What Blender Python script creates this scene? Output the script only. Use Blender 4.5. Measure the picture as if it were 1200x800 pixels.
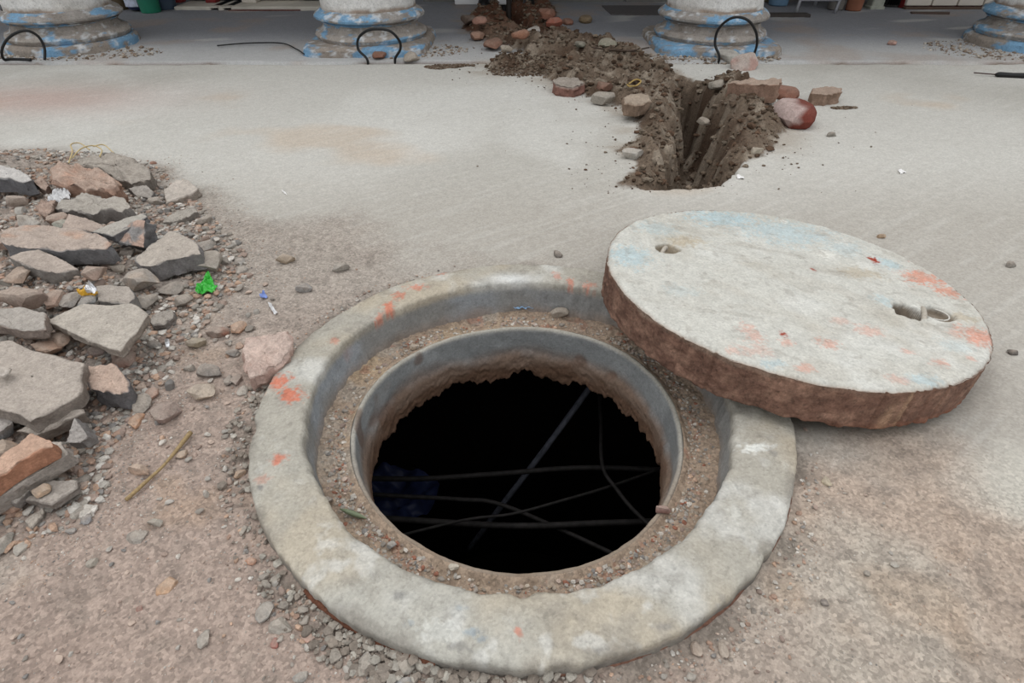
import bpy, math, random
import numpy as np
for o in list(bpy.data.objects): bpy.data.objects.remove(o)
SC = bpy.context.scene; COL = SC.collection
rnd = random.Random(7); RS = np.random.RandomState(7)

# ------------------------------------------------------------------ camera, sky, exposure
TH, CH, F = 0.665, 0.8016, 680.0           # pitch below horizontal, height, focal length in px of a 1200 px frame
cam = bpy.data.cameras.new('camera'); camo = bpy.data.objects.new('camera', cam); COL.objects.link(camo)
camo.location = (0, 0, CH); camo.rotation_euler = (math.pi/2 - TH, 0, 0)
cam.sensor_width = 36; cam.lens = F/1200*36; cam.clip_start = .02; cam.clip_end = 100
SC.camera = camo
SC.view_settings.view_transform = 'Standard'; SC.view_settings.look = 'None'
SC.view_settings.exposure = 0.0; SC.view_settings.gamma = 1.0; SC.view_settings.use_curve_mapping = False
W = bpy.data.worlds.new('overcast'); SC.world = W; W.use_nodes = True
nt = W.node_tree; nt.nodes.clear()
tc = nt.nodes.new('ShaderNodeTexCoord'); sp = nt.nodes.new('ShaderNodeSeparateXYZ')
ramp = nt.nodes.new('ShaderNodeValToRGB'); bg = nt.nodes.new('ShaderNodeBackground'); wo = nt.nodes.new('ShaderNodeOutputWorld')
ramp.color_ramp.elements[0].position = 0.0; ramp.color_ramp.elements[0].color = (.42, .44, .46, 1)
ramp.color_ramp.elements[1].position = 1.0; ramp.color_ramp.elements[1].color = (1.18, 1.2, 1.22, 1)
nt.links.new(tc.outputs['Generated'], sp.inputs[0]); nt.links.new(sp.outputs[2], ramp.inputs[0])
nt.links.new(ramp.outputs[0], bg.inputs[0]); bg.inputs[1].default_value = 1.30; nt.links.new(bg.outputs[0], wo.inputs[0])
sun = bpy.data.lights.new('hazy_sun', 'SUN'); sun.energy = .7; sun.angle = math.radians(50); sun.color = (1, .98, .95)
suno = bpy.data.objects.new('hazy_sun', sun); COL.objects.link(suno); suno.rotation_euler = (math.radians(-18), math.radians(-22), 0)

# ------------------------------------------------------------------ geometry of the place: a pixel of the photo to a point
cT, sT = math.cos(TH), math.sin(TH)
def ray(px, py):
    u = (px-600)/F; v = (400-py)/F
    return np.array([u, cT+v*sT, -sT+v*cT])
def G(px, py, z=0.0):
    d = ray(px, py); t = (z-CH)/d[2]; return np.array([d[0]*t, d[1]*t, z])
def V(px, py, y):
    d = ray(px, py); t = y/d[1]; return np.array([d[0]*t, y, CH+d[2]*t])
def depth(p): return p[1]*cT + (CH-p[2])*sT
def GP(pts, z=0.0): return np.array([G(a, b, z)[:2] for a, b in pts])

# ------------------------------------------------------------------ noise
def _h(ix, iy, iz, s):
    n = (ix*374761393 + iy*668265263 + iz*2147483647 + s*974634777) & 0xffffffff
    n = ((n ^ (n >> 13))*1274126177) & 0xffffffff
    n = ((n ^ (n >> 16))*2246822519) & 0xffffffff
    return ((n ^ (n >> 15)) & 0xffffff)/16777215.0
def vn2(x, y, s=0):
    xi = np.floor(x).astype(np.int64); yi = np.floor(y).astype(np.int64); fx = x-xi; fy = y-yi
    fx = fx*fx*(3-2*fx); fy = fy*fy*(3-2*fy)
    a = _h(xi, yi, 0, s); b = _h(xi+1, yi, 0, s); c = _h(xi, yi+1, 0, s); d = _h(xi+1, yi+1, 0, s)
    return (a+(b-a)*fx)*(1-fy)+(c+(d-c)*fx)*fy
def vn3(x, y, z, s=0):
    zi = np.floor(z).astype(np.int64); fz = z-zi; fz = fz*fz*(3-2*fz)
    xi = np.floor(x).astype(np.int64); yi = np.floor(y).astype(np.int64); fx = x-xi; fy = y-yi
    fx = fx*fx*(3-2*fx); fy = fy*fy*(3-2*fy)
    def L(k):
        a = _h(xi, yi, k, s); b = _h(xi+1, yi, k, s); c = _h(xi, yi+1, k, s); d = _h(xi+1, yi+1, k, s)
        return (a+(b-a)*fx)*(1-fy)+(c+(d-c)*fx)*fy
    return L(zi)*(1-fz)+L(zi+1)*fz
def fb2(x, y, f, oct=4, s=0, g=.5):                     # about -1..1
    r = 0; a = 1; t = 0
    for k in range(oct):
        r = r + a*(vn2(x*f+17.3*k, y*f-9.1*k, s+k)*2-1); t += a; a *= g; f *= 2.03
    return r/t*1.6
def fb3(p, f, oct=3, s=0, g=.5):
    r = 0; a = 1; t = 0
    for k in range(oct):
        r = r + a*(vn3(p[:, 0]*f+7.7*k+50, p[:, 1]*f+50, p[:, 2]*f+50, s+k)*2-1); t += a; a *= g; f *= 2.03
    return r/t*1.6
def ss(a, b, x):
    t = np.clip((x-a)/(b-a), 0, 1); return t*t*(3-2*t)
def lin(c):                                            # sRGB 0..255 to linear
    c = np.asarray(c, float)/255; return np.where(c <= .04045, c/12.92, ((c+.055)/1.055)**2.4)
def mixc(A, B, t): return A*(1-t[:, None])+B*t[:, None]
def sdist(x, y, poly):                                  # signed distance to polygon, positive inside
    x = np.asarray(x, float); y = np.asarray(y, float)
    d2 = np.full(x.shape, 1e9); ins = np.zeros(x.shape, bool); n = len(poly)
    for i in range(n):
        ax, ay = poly[i]; bx, by = poly[(i+1) % n]; ex, ey = bx-ax, by-ay
        t = np.clip(((x-ax)*ex+(y-ay)*ey)/(ex*ex+ey*ey+1e-12), 0, 1)
        d2 = np.minimum(d2, (x-ax-t*ex)**2+(y-ay-t*ey)**2)
        c = ((ay > y) != (by > y)) & (x < ex*(y-ay)/(ey if abs(ey) > 1e-12 else 1e-12)+ax)
        ins ^= c
    d = np.sqrt(d2); return np.where(ins, d, -d)

# ------------------------------------------------------------------ materials
MATS = {}
def attr_mat(name, rough=.9, fine=260, coarse=38, var=.22, bump=.35, bscale=180, bdist=.002, spec=.25, speck=.0, objrand=0, metal=0, pits=0):
    """colour comes from the mesh's own colour attribute, broken up by noise"""
    m = bpy.data.materials.new(name); m.use_nodes = True; n = m.node_tree.nodes; l = m.node_tree.links
    b = n['Principled BSDF']; b.inputs['Roughness'].default_value = rough; b.inputs['Metallic'].default_value = metal
    b.inputs['Specular IOR Level'].default_value = spec
    at = n.new('ShaderNodeAttribute'); at.attribute_name = 'Col'
    co = n.new('ShaderNodeTexCoord')
    n1 = n.new('ShaderNodeTexNoise'); n1.inputs['Scale'].default_value = fine; n1.inputs['Detail'].default_value = 3
    n2 = n.new('ShaderNodeTexNoise'); n2.inputs['Scale'].default_value = coarse; n2.inputs['Detail'].default_value = 5
    for q in (n1, n2): l.new(co.outputs['Object'], q.inputs['Vector'])
    ad = n.new('ShaderNodeMath'); ad.operation = 'ADD'; l.new(n1.outputs[0], ad.inputs[0]); l.new(n2.outputs[0], ad.inputs[1])
    mr = n.new('ShaderNodeMapRange'); l.new(ad.outputs[0], mr.inputs[0])
    mr.inputs[1].default_value = .65; mr.inputs[2].default_value = 1.35; mr.inputs[3].default_value = 1-var; mr.inputs[4].default_value = 1+var
    fac = mr.outputs[0]
    if speck:
        vo = n.new('ShaderNodeTexVoronoi'); vo.inputs['Scale'].default_value = 210; l.new(co.outputs['Object'], vo.inputs['Vector'])
        sx = n.new('ShaderNodeSeparateColor'); l.new(vo.outputs['Color'], sx.inputs[0])
        m2 = n.new('ShaderNodeMapRange'); l.new(sx.outputs[0], m2.inputs[0]); m2.inputs[3].default_value = 1-speck; m2.inputs[4].default_value = 1+speck
        mu = n.new('ShaderNodeMath'); mu.operation = 'MULTIPLY'; l.new(fac, mu.inputs[0]); l.new(m2.outputs[0], mu.inputs[1]); fac = mu.outputs[0]
    if pits:
        pn = n.new('ShaderNodeTexNoise'); pn.inputs['Scale'].default_value = 95; pn.inputs['Detail'].default_value = 3; pn.inputs['Roughness'].default_value = .6; l.new(co.outputs['Object'], pn.inputs['Vector'])
        m4 = n.new('ShaderNodeMapRange'); l.new(pn.outputs[0], m4.inputs[0]); m4.inputs[1].default_value = .58; m4.inputs[2].default_value = .66; m4.inputs[3].default_value = 1; m4.inputs[4].default_value = 1-pits
        mu = n.new('ShaderNodeMath'); mu.operation = 'MULTIPLY'; l.new(fac, mu.inputs[0]); l.new(m4.outputs[0], mu.inputs[1]); fac = mu.outputs[0]
    if objrand:
        oi = n.new('ShaderNodeObjectInfo'); m3 = n.new('ShaderNodeMapRange'); l.new(oi.outputs['Random'], m3.inputs[0])
        m3.inputs[3].default_value = 1-objrand; m3.inputs[4].default_value = 1+objrand
        mu = n.new('ShaderNodeMath'); mu.operation = 'MULTIPLY'; l.new(fac, mu.inputs[0]); l.new(m3.outputs[0], mu.inputs[1]); fac = mu.outputs[0]
    s1 = n.new('ShaderNodeMath'); s1.operation = 'SUBTRACT'; l.new(fac, s1.inputs[0]); s1.inputs[1].default_value = 1
    s2 = n.new('ShaderNodeMath'); s2.operation = 'MULTIPLY_ADD'; l.new(s1.outputs[0], s2.inputs[0]); l.new(at.outputs['Alpha'], s2.inputs[1]); s2.inputs[2].default_value = 1; fac = s2.outputs[0]
    vm = n.new('ShaderNodeVectorMath'); vm.operation = 'SCALE'; l.new(at.outputs['Color'], vm.inputs[0]); l.new(fac, vm.inputs['Scale'])
    l.new(vm.outputs[0], b.inputs['Base Color'])
    n3 = n.new('ShaderNodeTexNoise'); n3.inputs['Scale'].default_value = bscale; n3.inputs['Detail'].default_value = 6; n3.inputs['Roughness'].default_value = .7
    l.new(co.outputs['Object'], n3.inputs['Vector'])
    bp = n.new('ShaderNodeBump'); bp.inputs['Strength'].default_value = bump; bp.inputs['Distance'].default_value = bdist
    sb = n.new('ShaderNodeMath'); sb.operation = 'MULTIPLY'; sb.inputs[1].default_value = bump; l.new(at.outputs['Alpha'], sb.inputs[0]); l.new(sb.outputs[0], bp.inputs['Strength'])
    l.new(n3.outputs[0], bp.inputs['Height']); l.new(bp.outputs[0], b.inputs['Normal'])
    return m
def flat_mat(name, c, rough=.6, var=.12, scale=30, spec=.4, metal=0, bump=.1):
    m = bpy.data.materials.new(name); m.use_nodes = True; n = m.node_tree.nodes; l = m.node_tree.links
    b = n['Principled BSDF']; b.inputs['Roughness'].default_value = rough; b.inputs['Metallic'].default_value = metal
    b.inputs['Specular IOR Level'].default_value = spec
    co = n.new('ShaderNodeTexCoord'); q = n.new('ShaderNodeTexNoise'); q.inputs['Scale'].default_value = scale; q.inputs['Detail'].default_value = 5
    l.new(co.outputs['Object'], q.inputs['Vector'])
    r = n.new('ShaderNodeValToRGB'); L = lin(c)
    r.color_ramp.elements[0].position = .3; r.color_ramp.elements[1].position = .7
    r.color_ramp.elements[0].color = (*(L*(1-var)), 1); r.color_ramp.elements[1].color = (*np.minimum(L*(1+var), 1), 1)
    l.new(q.outputs[0], r.inputs[0]); l.new(r.outputs[0], b.inputs['Base Color'])
    bp = n.new('ShaderNodeBump'); bp.inputs['Strength'].default_value = bump; bp.inputs['Distance'].default_value = .003
    l.new(q.outputs[0], bp.inputs['Height']); l.new(bp.outputs[0], b.inputs['Normal'])
    return m
M_ground = attr_mat('dusty_ground', .92, 300, 45, .2, .6, 240, .003, .15, .24, pits=.09)
M_conc = attr_mat('weathered_concrete', .85, 240, 30, .14, .5, 130, .004, .25, .08, pits=.15)
M_rock = attr_mat('broken_stone', .92, 330, 50, .2, .7, 160, .004, .15, .1, pits=.2)
M_peb = attr_mat('pebble_stone', .88, 300, 60, .15, .4, 250, .001, .2, .06, .22)
M_soil = attr_mat('dug_soil', .97, 240, 50, .3, .9, 110, .008, .1, .25, pits=.3)
M_rust = attr_mat('rusty_steel', .85, 300, 45, .32, .6, 200, .003, .25, .15, pits=.3)
M_paint = attr_mat('peeling_paint', .8, 130, 30, .2, .6, 60, .012, .2, pits=.25)
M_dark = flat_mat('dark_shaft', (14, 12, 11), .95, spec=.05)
M_black = flat_mat('black_plastic', (16, 16, 17), .45)

# ------------------------------------------------------------------ mesh helpers
def tag(o, label=None, cat=None, group=None, kind=None):
    if label: o['label'] = label
    if cat: o['category'] = cat
    if group: o['group'] = group
    if kind: o['kind'] = kind
    return o
def raw(name, v, f, mat, parent=None, col=None, smooth=True, loc=None):
    """v (n,3), f (m,k) array or list of lists; ONE mesh object"""
    me = bpy.data.meshes.new(name); v = np.asarray(v, np.float64)
    if isinstance(f, np.ndarray):
        k = f.shape[1]; me.vertices.add(len(v)); me.vertices.foreach_set('co', v.ravel().astype(np.float32))
        me.loops.add(f.size); me.loops.foreach_set('vertex_index', f.ravel().astype(np.int32))
        me.polygons.add(len(f)); me.polygons.foreach_set('loop_start', (np.arange(len(f))*k).astype(np.int32))
        me.polygons.foreach_set('loop_total', np.full(len(f), k, np.int32)); me.update(calc_edges=True)
    else:
        me.from_pydata([tuple(p) for p in v], [], f); me.update()
    me.polygons.foreach_set('use_smooth', np.full(len(me.polygons), bool(smooth)))
    if col is not None:
        col = np.asarray(col, float)
        if col.ndim == 1: col = np.tile(col, (len(v), 1))
        a = me.color_attributes.new('Col', 'FLOAT_COLOR', 'POINT')
        a.data.foreach_set('color', (col if col.shape[1] == 4 else np.c_[col, np.ones(len(col))]).ravel().astype(np.float32))
    if mat: me.materials.append(mat)
    o = bpy.data.objects.new(name, me); COL.objects.link(o)
    if parent: o.parent = parent
    if loc is not None: o.location = loc
    return o
def empty(name, loc, rz=0):
    o = bpy.data.objects.new(name, None); COL.objects.link(o); o.location = loc; o.rotation_euler = (0, 0, rz); o.empty_display_size = .05
    return o
def gridf(nr, nc, wrap=False):
    r, c = np.meshgrid(np.arange(nr-1), np.arange(nc if wrap else nc-1), indexing='ij')
    c2 = (c+1) % nc
    return np.stack([r*nc+c, r*nc+c2, (r+1)*nc+c2, (r+1)*nc+c], -1).reshape(-1, 4)
def boxvf(x0, x1, y0, y1, z0, z1, bv=0.0):
    v = []; b = min(bv, (x1-x0)/3, (y1-y0)/3, (z1-z0)/3)
    if b <= 0:
        v = [(x, y, z) for z in (z0, z1) for x, y in ((x0, y0), (x1, y0), (x1, y1), (x0, y1))]
        return v, [[0, 3, 2, 1], [4, 5, 6, 7], [0, 1, 5, 4], [1, 2, 6, 5], [2, 3, 7, 6], [3, 0, 4, 7]]
    def ringp(z, i): return [(x0+i+b, y0+i, z), (x1-i-b, y0+i, z), (x1-i, y0+i+b, z), (x1-i, y1-i-b, z), (x1-i-b, y1-i, z), (x0+i+b, y1-i, z), (x0+i, y1-i-b, z), (x0+i, y0+i+b, z)]
    for z, i in ((z0, b), (z0+b, 0), (z1-b, 0), (z1, b)): v += ringp(z, i)
    f = [list(range(7, -1, -1)), list(range(24, 32))]
    for r in range(3):
        for k in range(8): f.append([r*8+k, r*8+(k+1) % 8, (r+1)*8+(k+1) % 8, (r+1)*8+k])
    return v, f
def box(name, x0, x1, y0, y1, z0, z1, mat, parent=None, bv=.004):
    v, f = boxvf(x0, x1, y0, y1, z0, z1, bv); return raw(name, v, f, mat, parent, smooth=False)
def smoothpath(pts, n=6):
    P = np.asarray(pts, float)
    if len(P) < 3: return P
    Q = np.vstack([2*P[0]-P[1], P, 2*P[-1]-P[-2]]); out = []
    for i in range(1, len(Q)-2):
        for t in np.linspace(0, 1, n, endpoint=False):
            a, b, c, d = Q[i-1], Q[i], Q[i+1], Q[i+2]
            out.append(.5*((2*b)+(-a+c)*t+(2*a-5*b+4*c-d)*t*t+(-a+3*b-3*c+d)*t**3))
    out.append(P[-1]); return np.array(out)
def tubevf(pts, r, seg=8):
    P = np.asarray(pts, float); n = len(P); r = np.broadcast_to(np.asarray(r, float), (n,))
    T = np.gradient(P, axis=0); T /= np.linalg.norm(T, axis=1)[:, None]+1e-12
    up = np.array([0, 0, 1.]) if abs(T[0][2]) < .9 else np.array([1., 0, 0]); v = []
    for i in range(n):
        a = np.cross(T[i], up); a /= np.linalg.norm(a)+1e-12; b = np.cross(a, T[i]); up = b
        for k in range(seg):
            w = 2*math.pi*k/seg; v.append(P[i]+r[i]*(math.cos(w)*a+math.sin(w)*b))
    f = gridf(n, seg, True).tolist(); f.append(list(range(seg))[::-1]); f.append(list(range((n-1)*seg, n*seg)))
    return np.array(v), f
def tube(name, pts, r, mat, parent=None, seg=8, col=None, n=6):
    P = smoothpath(pts, n)
    if np.ndim(r): r = np.interp(np.linspace(0, 1, len(P)), np.linspace(0, 1, len(r)), r)
    v, f = tubevf(P, r, seg); return raw(name, v, f, mat, parent, col)
_ico = {}
def ico(sub):
    if sub in _ico: return _ico[sub]
    import bmesh
    bm = bmesh.new(); bmesh.ops.create_icosphere(bm, subdivisions=sub, radius=1)
    v = np.array([p.co[:] for p in bm.verts]); f = np.array([[q.index for q in p.verts] for p in bm.faces]); bm.free()
    _ico[sub] = (v, f); return v, f
def rockv(seed, sub=3, k=9, cut=(.62, .88), rough=.03):
    r = np.random.RandomState(seed); v, f = ico(sub); v = v.copy()
    for _ in range(k):
        n = r.normal(size=3); n /= np.linalg.norm(n); d = r.uniform(*cut); s = v@n-d
        v -= np.maximum(s, 0)[:, None]*n
    for n, d in (((0, 0, 1.), .7), ((0, 0, -1.), .6)):
        n = np.array(n); s = v@n-d; v -= np.maximum(s, 0)[:, None]*n
    if rough: v *= (1+rough*fb3(v, 2.5, 3, seed))[:, None]
    m = np.abs(v).max(0); return v/m, f

# ------------------------------------------------------------------ the ground's shape
RC = np.array([.0143, .8253])                    # centre of the manhole
soil_px = [(722, 219), (738, 200), (742, 186), (722, 178), (742, 165), (748, 150), (742, 138), (722, 126), (705, 118), (678, 110), (650, 98), (628, 88), (600, 88), (566, 84),
           (572, 77), (600, 74), (612, 64), (590, 58), (560, 48), (542, 34), (545, 24), (560, 12), (600, 2), (645, 4), (655, 18), (650, 30), (660, 40), (690, 52), (735, 62), (770, 76),
           (805, 92), (850, 100), (900, 108), (905, 130), (925, 150), (905, 178), (886, 187), (866, 198), (856, 210), (846, 218), (800, 223)]
SOIL = GP(soil_px)
pit = [(815, 226, .10, .17), (812, 196, .34, .17), (804, 165, .38, .13), (792, 138, .30, .10), (772, 116, .16, .09), (725, 92, .05, .08), (668, 74, .05, .08), (615, 56, .14, .10), (595, 38, .22, .12), (590, 14, .2, .12)]
PIT = np.array([[*G(a, b, -d*.6)[:2], d, w] for a, b, d, w in pit])
PIT[0, :2] = G(806, 226, 0)[:2]; PIT[0, 2] = .30
RUB = GP([(-260, 172), (60, 176), (165, 196), (205, 235), (262, 292), (270, 330), (200, 395), (150, 470), (95, 530), (90, 585), (20, 620), (-260, 690)])
DUST = GP([(-900, 190), (60, 182), (210, 205), (330, 250), (470, 300), (610, 306), (710, 322), (760, 420), (860, 560), (935, 500), (1010, 530), (1130, 560), (1250, 610), (1500, 760), (1500, 1100), (-900, 1100)])
PAVE = GP([(-700, 74.5), (1900, 74.5)])[0, 1]
LIDC = np.array([.6159, 1.1198])
def ground_h(x, y, detail=True):
    x = np.asarray(x, float); y = np.asarray(y, float)
    h = .004*fb2(x, y, 1.1, 3, 3)
    ds = sdist(x, y, DUST)+.10*fb2(x, y, 5, 3, 11); dm = ss(-.08, .10, ds)
    if detail:
        h = h+.0012*fb2(x, y, 22, 3, 21)+dm*(.0035*fb2(x, y, 16, 3, 31)+.0022*np.maximum(fb2(x, y, 75, 3, 41), 0)+.0012*fb2(x, y, 170, 2, 45))
    # rubble mound
    dr = sdist(x, y, RUB); m = ss(-.03, .28, dr+.03*fb2(x, y, 8, 2, 51))
    h = h+m*(.045+.022*fb2(x, y, 6, 3, 61)+(.009*fb2(x, y, 38, 3, 71) if detail else 0))
    # spoil beside the trench and the trench itself
    dsoil = sdist(x, y, SOIL)+.014*fb2(x, y, 14, 3, 81); s = ss(0, .09, dsoil)
    far = ss(1.95, 2.5, y)
    h = h+s*(.012+.035*far+.03*fb2(x, y, 9, 3, 91)*(.4+far*.6)+(.026*np.abs(fb2(x, y, 24, 4, 95)) if detail else 0))
    d2 = np.full(x.shape, 1e9); dep = np.zeros(x.shape)
    for i in range(len(PIT)-1):
        a, b = PIT[i], PIT[i+1]; e = b[:2]-a[:2]; t = np.clip(((x-a[0])*e[0]+(y-a[1])*e[1])/(e@e), 0, 1)
        dd = np.hypot(x-a[0]-t*e[0], y-a[1]-t*e[1]); w = a[3]+(b[3]-a[3])*t; D = a[2]+(b[2]-a[2])*t
        q = np.clip(1-(dd+.030*fb2(x, y, 13, 4, 99))/w, 0, 1)
        dep = np.maximum(dep, D*(.35*q**.8+.65*ss(.30, .85, q)))
    dep = dep+ss(.02, .12, dep)*(.020*fb2(x, y, 20, 4, 97)+(.008*fb2(x, y, 70, 2, 98) if detail else 0))
    h = h-dep*ss(-.004, .012, dsoil)
    # joint between the yard slab and the paved walk, slab slightly lower
    yj = PAVE+.012*fb2(x, y*0, 3, 3, 5)
    g = np.exp(-((y-yj)/.010)**2)*ss(.1, .5, np.abs(fb2(x, y*0, 2.0, 2, 8))+.25)
    h = h-.022*g*(1-s)+.010*ss(-.01, .02, y-yj)
    # ground worn down round the collar, and a hollow below the leaning cover
    rr = np.hypot(x-RC[0], y-RC[1]); h = h-.006*np.exp(-((rr-.52)/.03)**2)
    h = h-.03*ss(.44, .32, np.hypot(x-LIDC[0]-.05, y-LIDC[1]-.05))
    return h
def hit(px, py, lift=0.0):
    p = G(px, py, 0)
    for _ in range(8):
        z = float(ground_h(np.array([p[0]]), np.array([p[1]]), True)[0])+lift; p = G(px, py, p[2]*.4+z*.6)
    return p
# colours of the ground, by place
def ground_col(x, y, h):
    n = len(x); A = np.tile(lin((190, 187, 180)), (n, 1))
    lo = fb2(x, y, .9, 4, 101); A = mixc(A, lin((174, 170, 162))[None], ss(-.1, .7, lo)*.8)
    A = mixc(A, lin((202, 200, 194))[None], ss(.1, .8, fb2(x, y, 1.7, 4, 111))*.6)
    A = mixc(A, lin((188, 166, 142))[None], ss(.35, .9, fb2(x, y*1.4, 1.5, 4, 121))*.45)
    # drier grey belt of dust before the ring
    A = mixc(A, lin((165, 159, 150))[None], ss(2.15, 1.5, y)*.8)
    # pink patch at far left
    pk = np.exp(-(((x+2.3)/.6)**2+((y-2.9)/.25)**2)); A = mixc(A, lin((182, 150, 140))[None], pk*.6)
    ds = sdist(x, y, DUST)+.14*fb2(x, y, 4, 4, 11); dm = ss(-.10, .14, ds)
    S = np.tile(lin((160, 143, 132)), (n, 1)); S = mixc(S, lin((168, 152, 138))[None], ss(-.2, .8, x+.3*fb2(x, y, 2, 3, 7)))
    S = mixc(S, lin((148, 130, 119))[None], ss(-.2, .7, fb2(x, y, 3, 4, 131))*.5)
    S = mixc(S, lin((172, 166, 155))[None], ss(.1, .9, fb2(x, y, 2.2, 5, 141))*.65)
    S = mixc(S, lin((164, 138, 114))[None], ss(.45, 1., fb2(x, y, 7, 4, 151))*.35)
    S = mixc(S, lin((158, 151, 142))[None], ss(.75, 1.35, y)*.75*(x < .6)); S = mixc(S, lin((120, 110, 102))[None], ss(.2, .8, fb2(x, y, 26, 4, 157))*.35)
    A = mixc(A, S, dm)
    sk = ss(.55, .9, vn2((x+.7*y)*5, (y-.7*x)*55, 601)); A = mixc(A, lin((204, 202, 196))[None], sk*.16*(1-dm)); A = mixc(A, lin((130, 122, 112))[None], ss(.4, .8, fb2(x, y, 38, 3, 603))*(.08+.14*dm))
    # light concrete showing again at the right
    q = ss(0, .12, sdist(x, y, GP([(1130, 500), (1300, 470), (1400, 640), (1180, 650), (1120, 590)]))+.05*fb2(x, y, 8, 3, 17)); A = mixc(A, lin((184, 180, 170))[None], q*.8)
    # grey grit along the collar
    rr = np.hypot(x-RC[0], y-RC[1]); A = mixc(A, lin((122, 114, 105))[None], np.exp(-((rr-.515)/.025)**2)*ss(-.4, .6, fb2(x, y, 12, 3, 161))*.75)
    # rubble fines
    m = ss(-.1, .10, sdist(x, y, RUB)); R = mixc(np.tile(lin((156, 145, 136)), (n, 1)), lin((130, 115, 105))[None], ss(-.3, .6, fb2(x, y, 14, 4, 171)))
    A = mixc(A, R, m*.85)
    # paved walk: blue grey, worn pale streaks
    yj = PAVE+.012*fb2(x, y*0, 3, 3, 5); P = np.tile(lin((156, 157, 160)), (n, 1))
    P = mixc(P, lin((188, 186, 182))[None], ss(.9, .1, y-yj)*.6); P = mixc(P, lin((128, 129, 134))[None], ss(.3, 1.0, y-yj)*.85)  # paler at the open front, darker further in: porch shade painted into the colour
    st = ss(.72, .8, vn2((x+y*.8)*1.3, (y-x*.3)*6, 7))*ss(.5, .7, vn2(x*2, y*2, 8)); P = mixc(P, lin((190, 188, 184))[None], st*.5)
    P = mixc(P, lin((160, 138, 120))[None], ss(.3, .9, fb2(x, y, 2.5, 4, 181))*.35)
    A = mixc(A, P, ss(-.005, .006, y-yj))
    A = mixc(A, lin((98, 72, 52))[None], np.exp(-((y-yj)/.010)**2)*ss(-.1, .3, fb2(x, y*0, 2.0, 2, 8)+.45)*.9)
    # wet dark soil
    dsoil = sdist(x, y, SOIL)+.014*fb2(x, y, 14, 3, 81)+.01*fb2(x, y, 60, 2, 83); s = ss(-.008, .02, dsoil)
    B = mixc(np.tile(lin((106, 92, 79)), (n, 1)), lin((140, 128, 114))[None], ss(-.1, .7, fb2(x, y, 18, 4, 191)))
    B = mixc(B, lin((70, 52, 40))[None], ss(.1, .8, fb2(x, y, 7, 4, 195))*.7)
    B = mixc(B, lin((92, 58, 42))[None], ss(3.9, 4.6, y)*.8)
    A = mixc(A, B, s)
    stn = np.exp(-((sdist(x, y, SOIL)+.02)/.08)**2)*(1-s)*ss(2.0, 2.3, y); A = mixc(A, lin((150, 136, 120))[None], stn*.5*ss(-.2, .6, fb2(x, y, 9, 3, 197)))
    return np.c_[A, np.clip(np.maximum(.42+.58*dm, s), 0, 1)]

# ------------------------------------------------------------------ GROUND (setting)
ny, nx = 860, 760
ys = np.concatenate([[-4, -2, -.6, 0.0], np.geomspace(.18, 7.0, ny)])
sx = np.concatenate([[-8, -3.5, -1.9, -1.35], np.linspace(-1, 1, nx), [1.35, 1.9, 3.5, 8]])
YY, SX = np.meshgrid(ys, sx, indexing='ij'); XX = SX*(.50+.98*np.maximum(YY, .18))
XX = XX+.0*YY; gx, gy = XX.ravel(), YY.ravel(); gh = ground_h(gx, gy)
gf = gridf(len(ys), len(sx))
cx_ = gx[gf].mean(1); cy_ = gy[gf].mean(1); gf = gf[np.hypot(cx_-RC[0], cy_-RC[1]) > .455]
ground = raw('ground', np.c_[gx, gy, gh], gf, M_ground, col=ground_col(gx, gy, gh)); tag(ground, kind='structure')

# ------------------------------------------------------------------ MANHOLE COLLAR
ZT = .025
out_px = [(289,540),(305,607),(361,695),(455,749),(539,775),(931,555),(922,614),(890,667),(841,709),(775,747),(715,768),(600,779),(290,526),(302,472),(334,425),(368,388),(418,351),(472,332),(540,315),(607,310),(647,309),(703,316)]
inn_px = [(371,432),(405,395),(459,361),(520,341),(607,327),(353,506),(361,553),(378,593),(420,639),(480,674),(550,693),(645,698),(722,686),(775,656),(827,607),(859,558),(865,495)]
hol_px = [(418,506),(429,469),(472,418),(540,395),(607,385),(697,394),(746,427),(782,469),(798,508),(434,586),(480,625),(532,655),(585,667),(670,660),(740,628),(782,583)]
def radfit(px, z, order, pad):
    p = GP(px, z)-RC; a = np.arctan2(p[:, 1], p[:, 0]); r = np.hypot(p[:, 0], p[:, 1])
    aa = np.linspace(-math.pi, math.pi, 24, endpoint=False)
    def B(t): return np.stack([np.ones_like(t)]+[g(k*t) for k in range(1, order+1) for g in (np.cos, np.sin)], 1)
    A = np.vstack([B(a), B(aa)*.12]); y = np.concatenate([r, np.full(24, pad)*.12])
    c = np.linalg.lstsq(A, y, rcond=None)[0]
    return lambda t: (B(np.asarray(t, float).ravel())@c).reshape(np.shape(t))
Rout = radfit(out_px, ZT, 3, .5); Rinn = radfit(inn_px, ZT, 3, .41); Rhol = radfit(hol_px, -.055, 3, .325)
NA = 1300; ang = np.linspace(0, 2*math.pi, NA, endpoint=False)
manhole = empty('manhole_collar', (RC[0], RC[1], 0)); tag(manhole, 'round cast concrete manhole collar with a recessed dirty ledge around the open black hole', 'manhole')
def lathe_poly(name, prof, mat, colf, parent, disp=.002, kind=None, f=30):
    """prof: list of (radius array over ang, z array or number)"""
    P = []
    for R, Z in prof: P.append(np.stack([R*np.cos(ang), R*np.sin(ang), np.broadcast_to(Z, R.shape)], 1))
    v = np.concatenate(P); fc = gridf(len(prof), NA, True)
    if disp:
        rad = v[:, :2]/(np.linalg.norm(v[:, :2], axis=1)[:, None]+1e-9)
        w = v+np.array([3., 3, 3]); v[:, :2] += rad*(disp*fb3(w, f, 4, 5))[:, None]; v[:, 2] += disp*fb3(w, f, 4, 9)
    o = raw(name, v, fc[:, ::-1], mat, parent, col=colf(v)); 
    if kind: o['kind'] = kind
    return o
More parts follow.
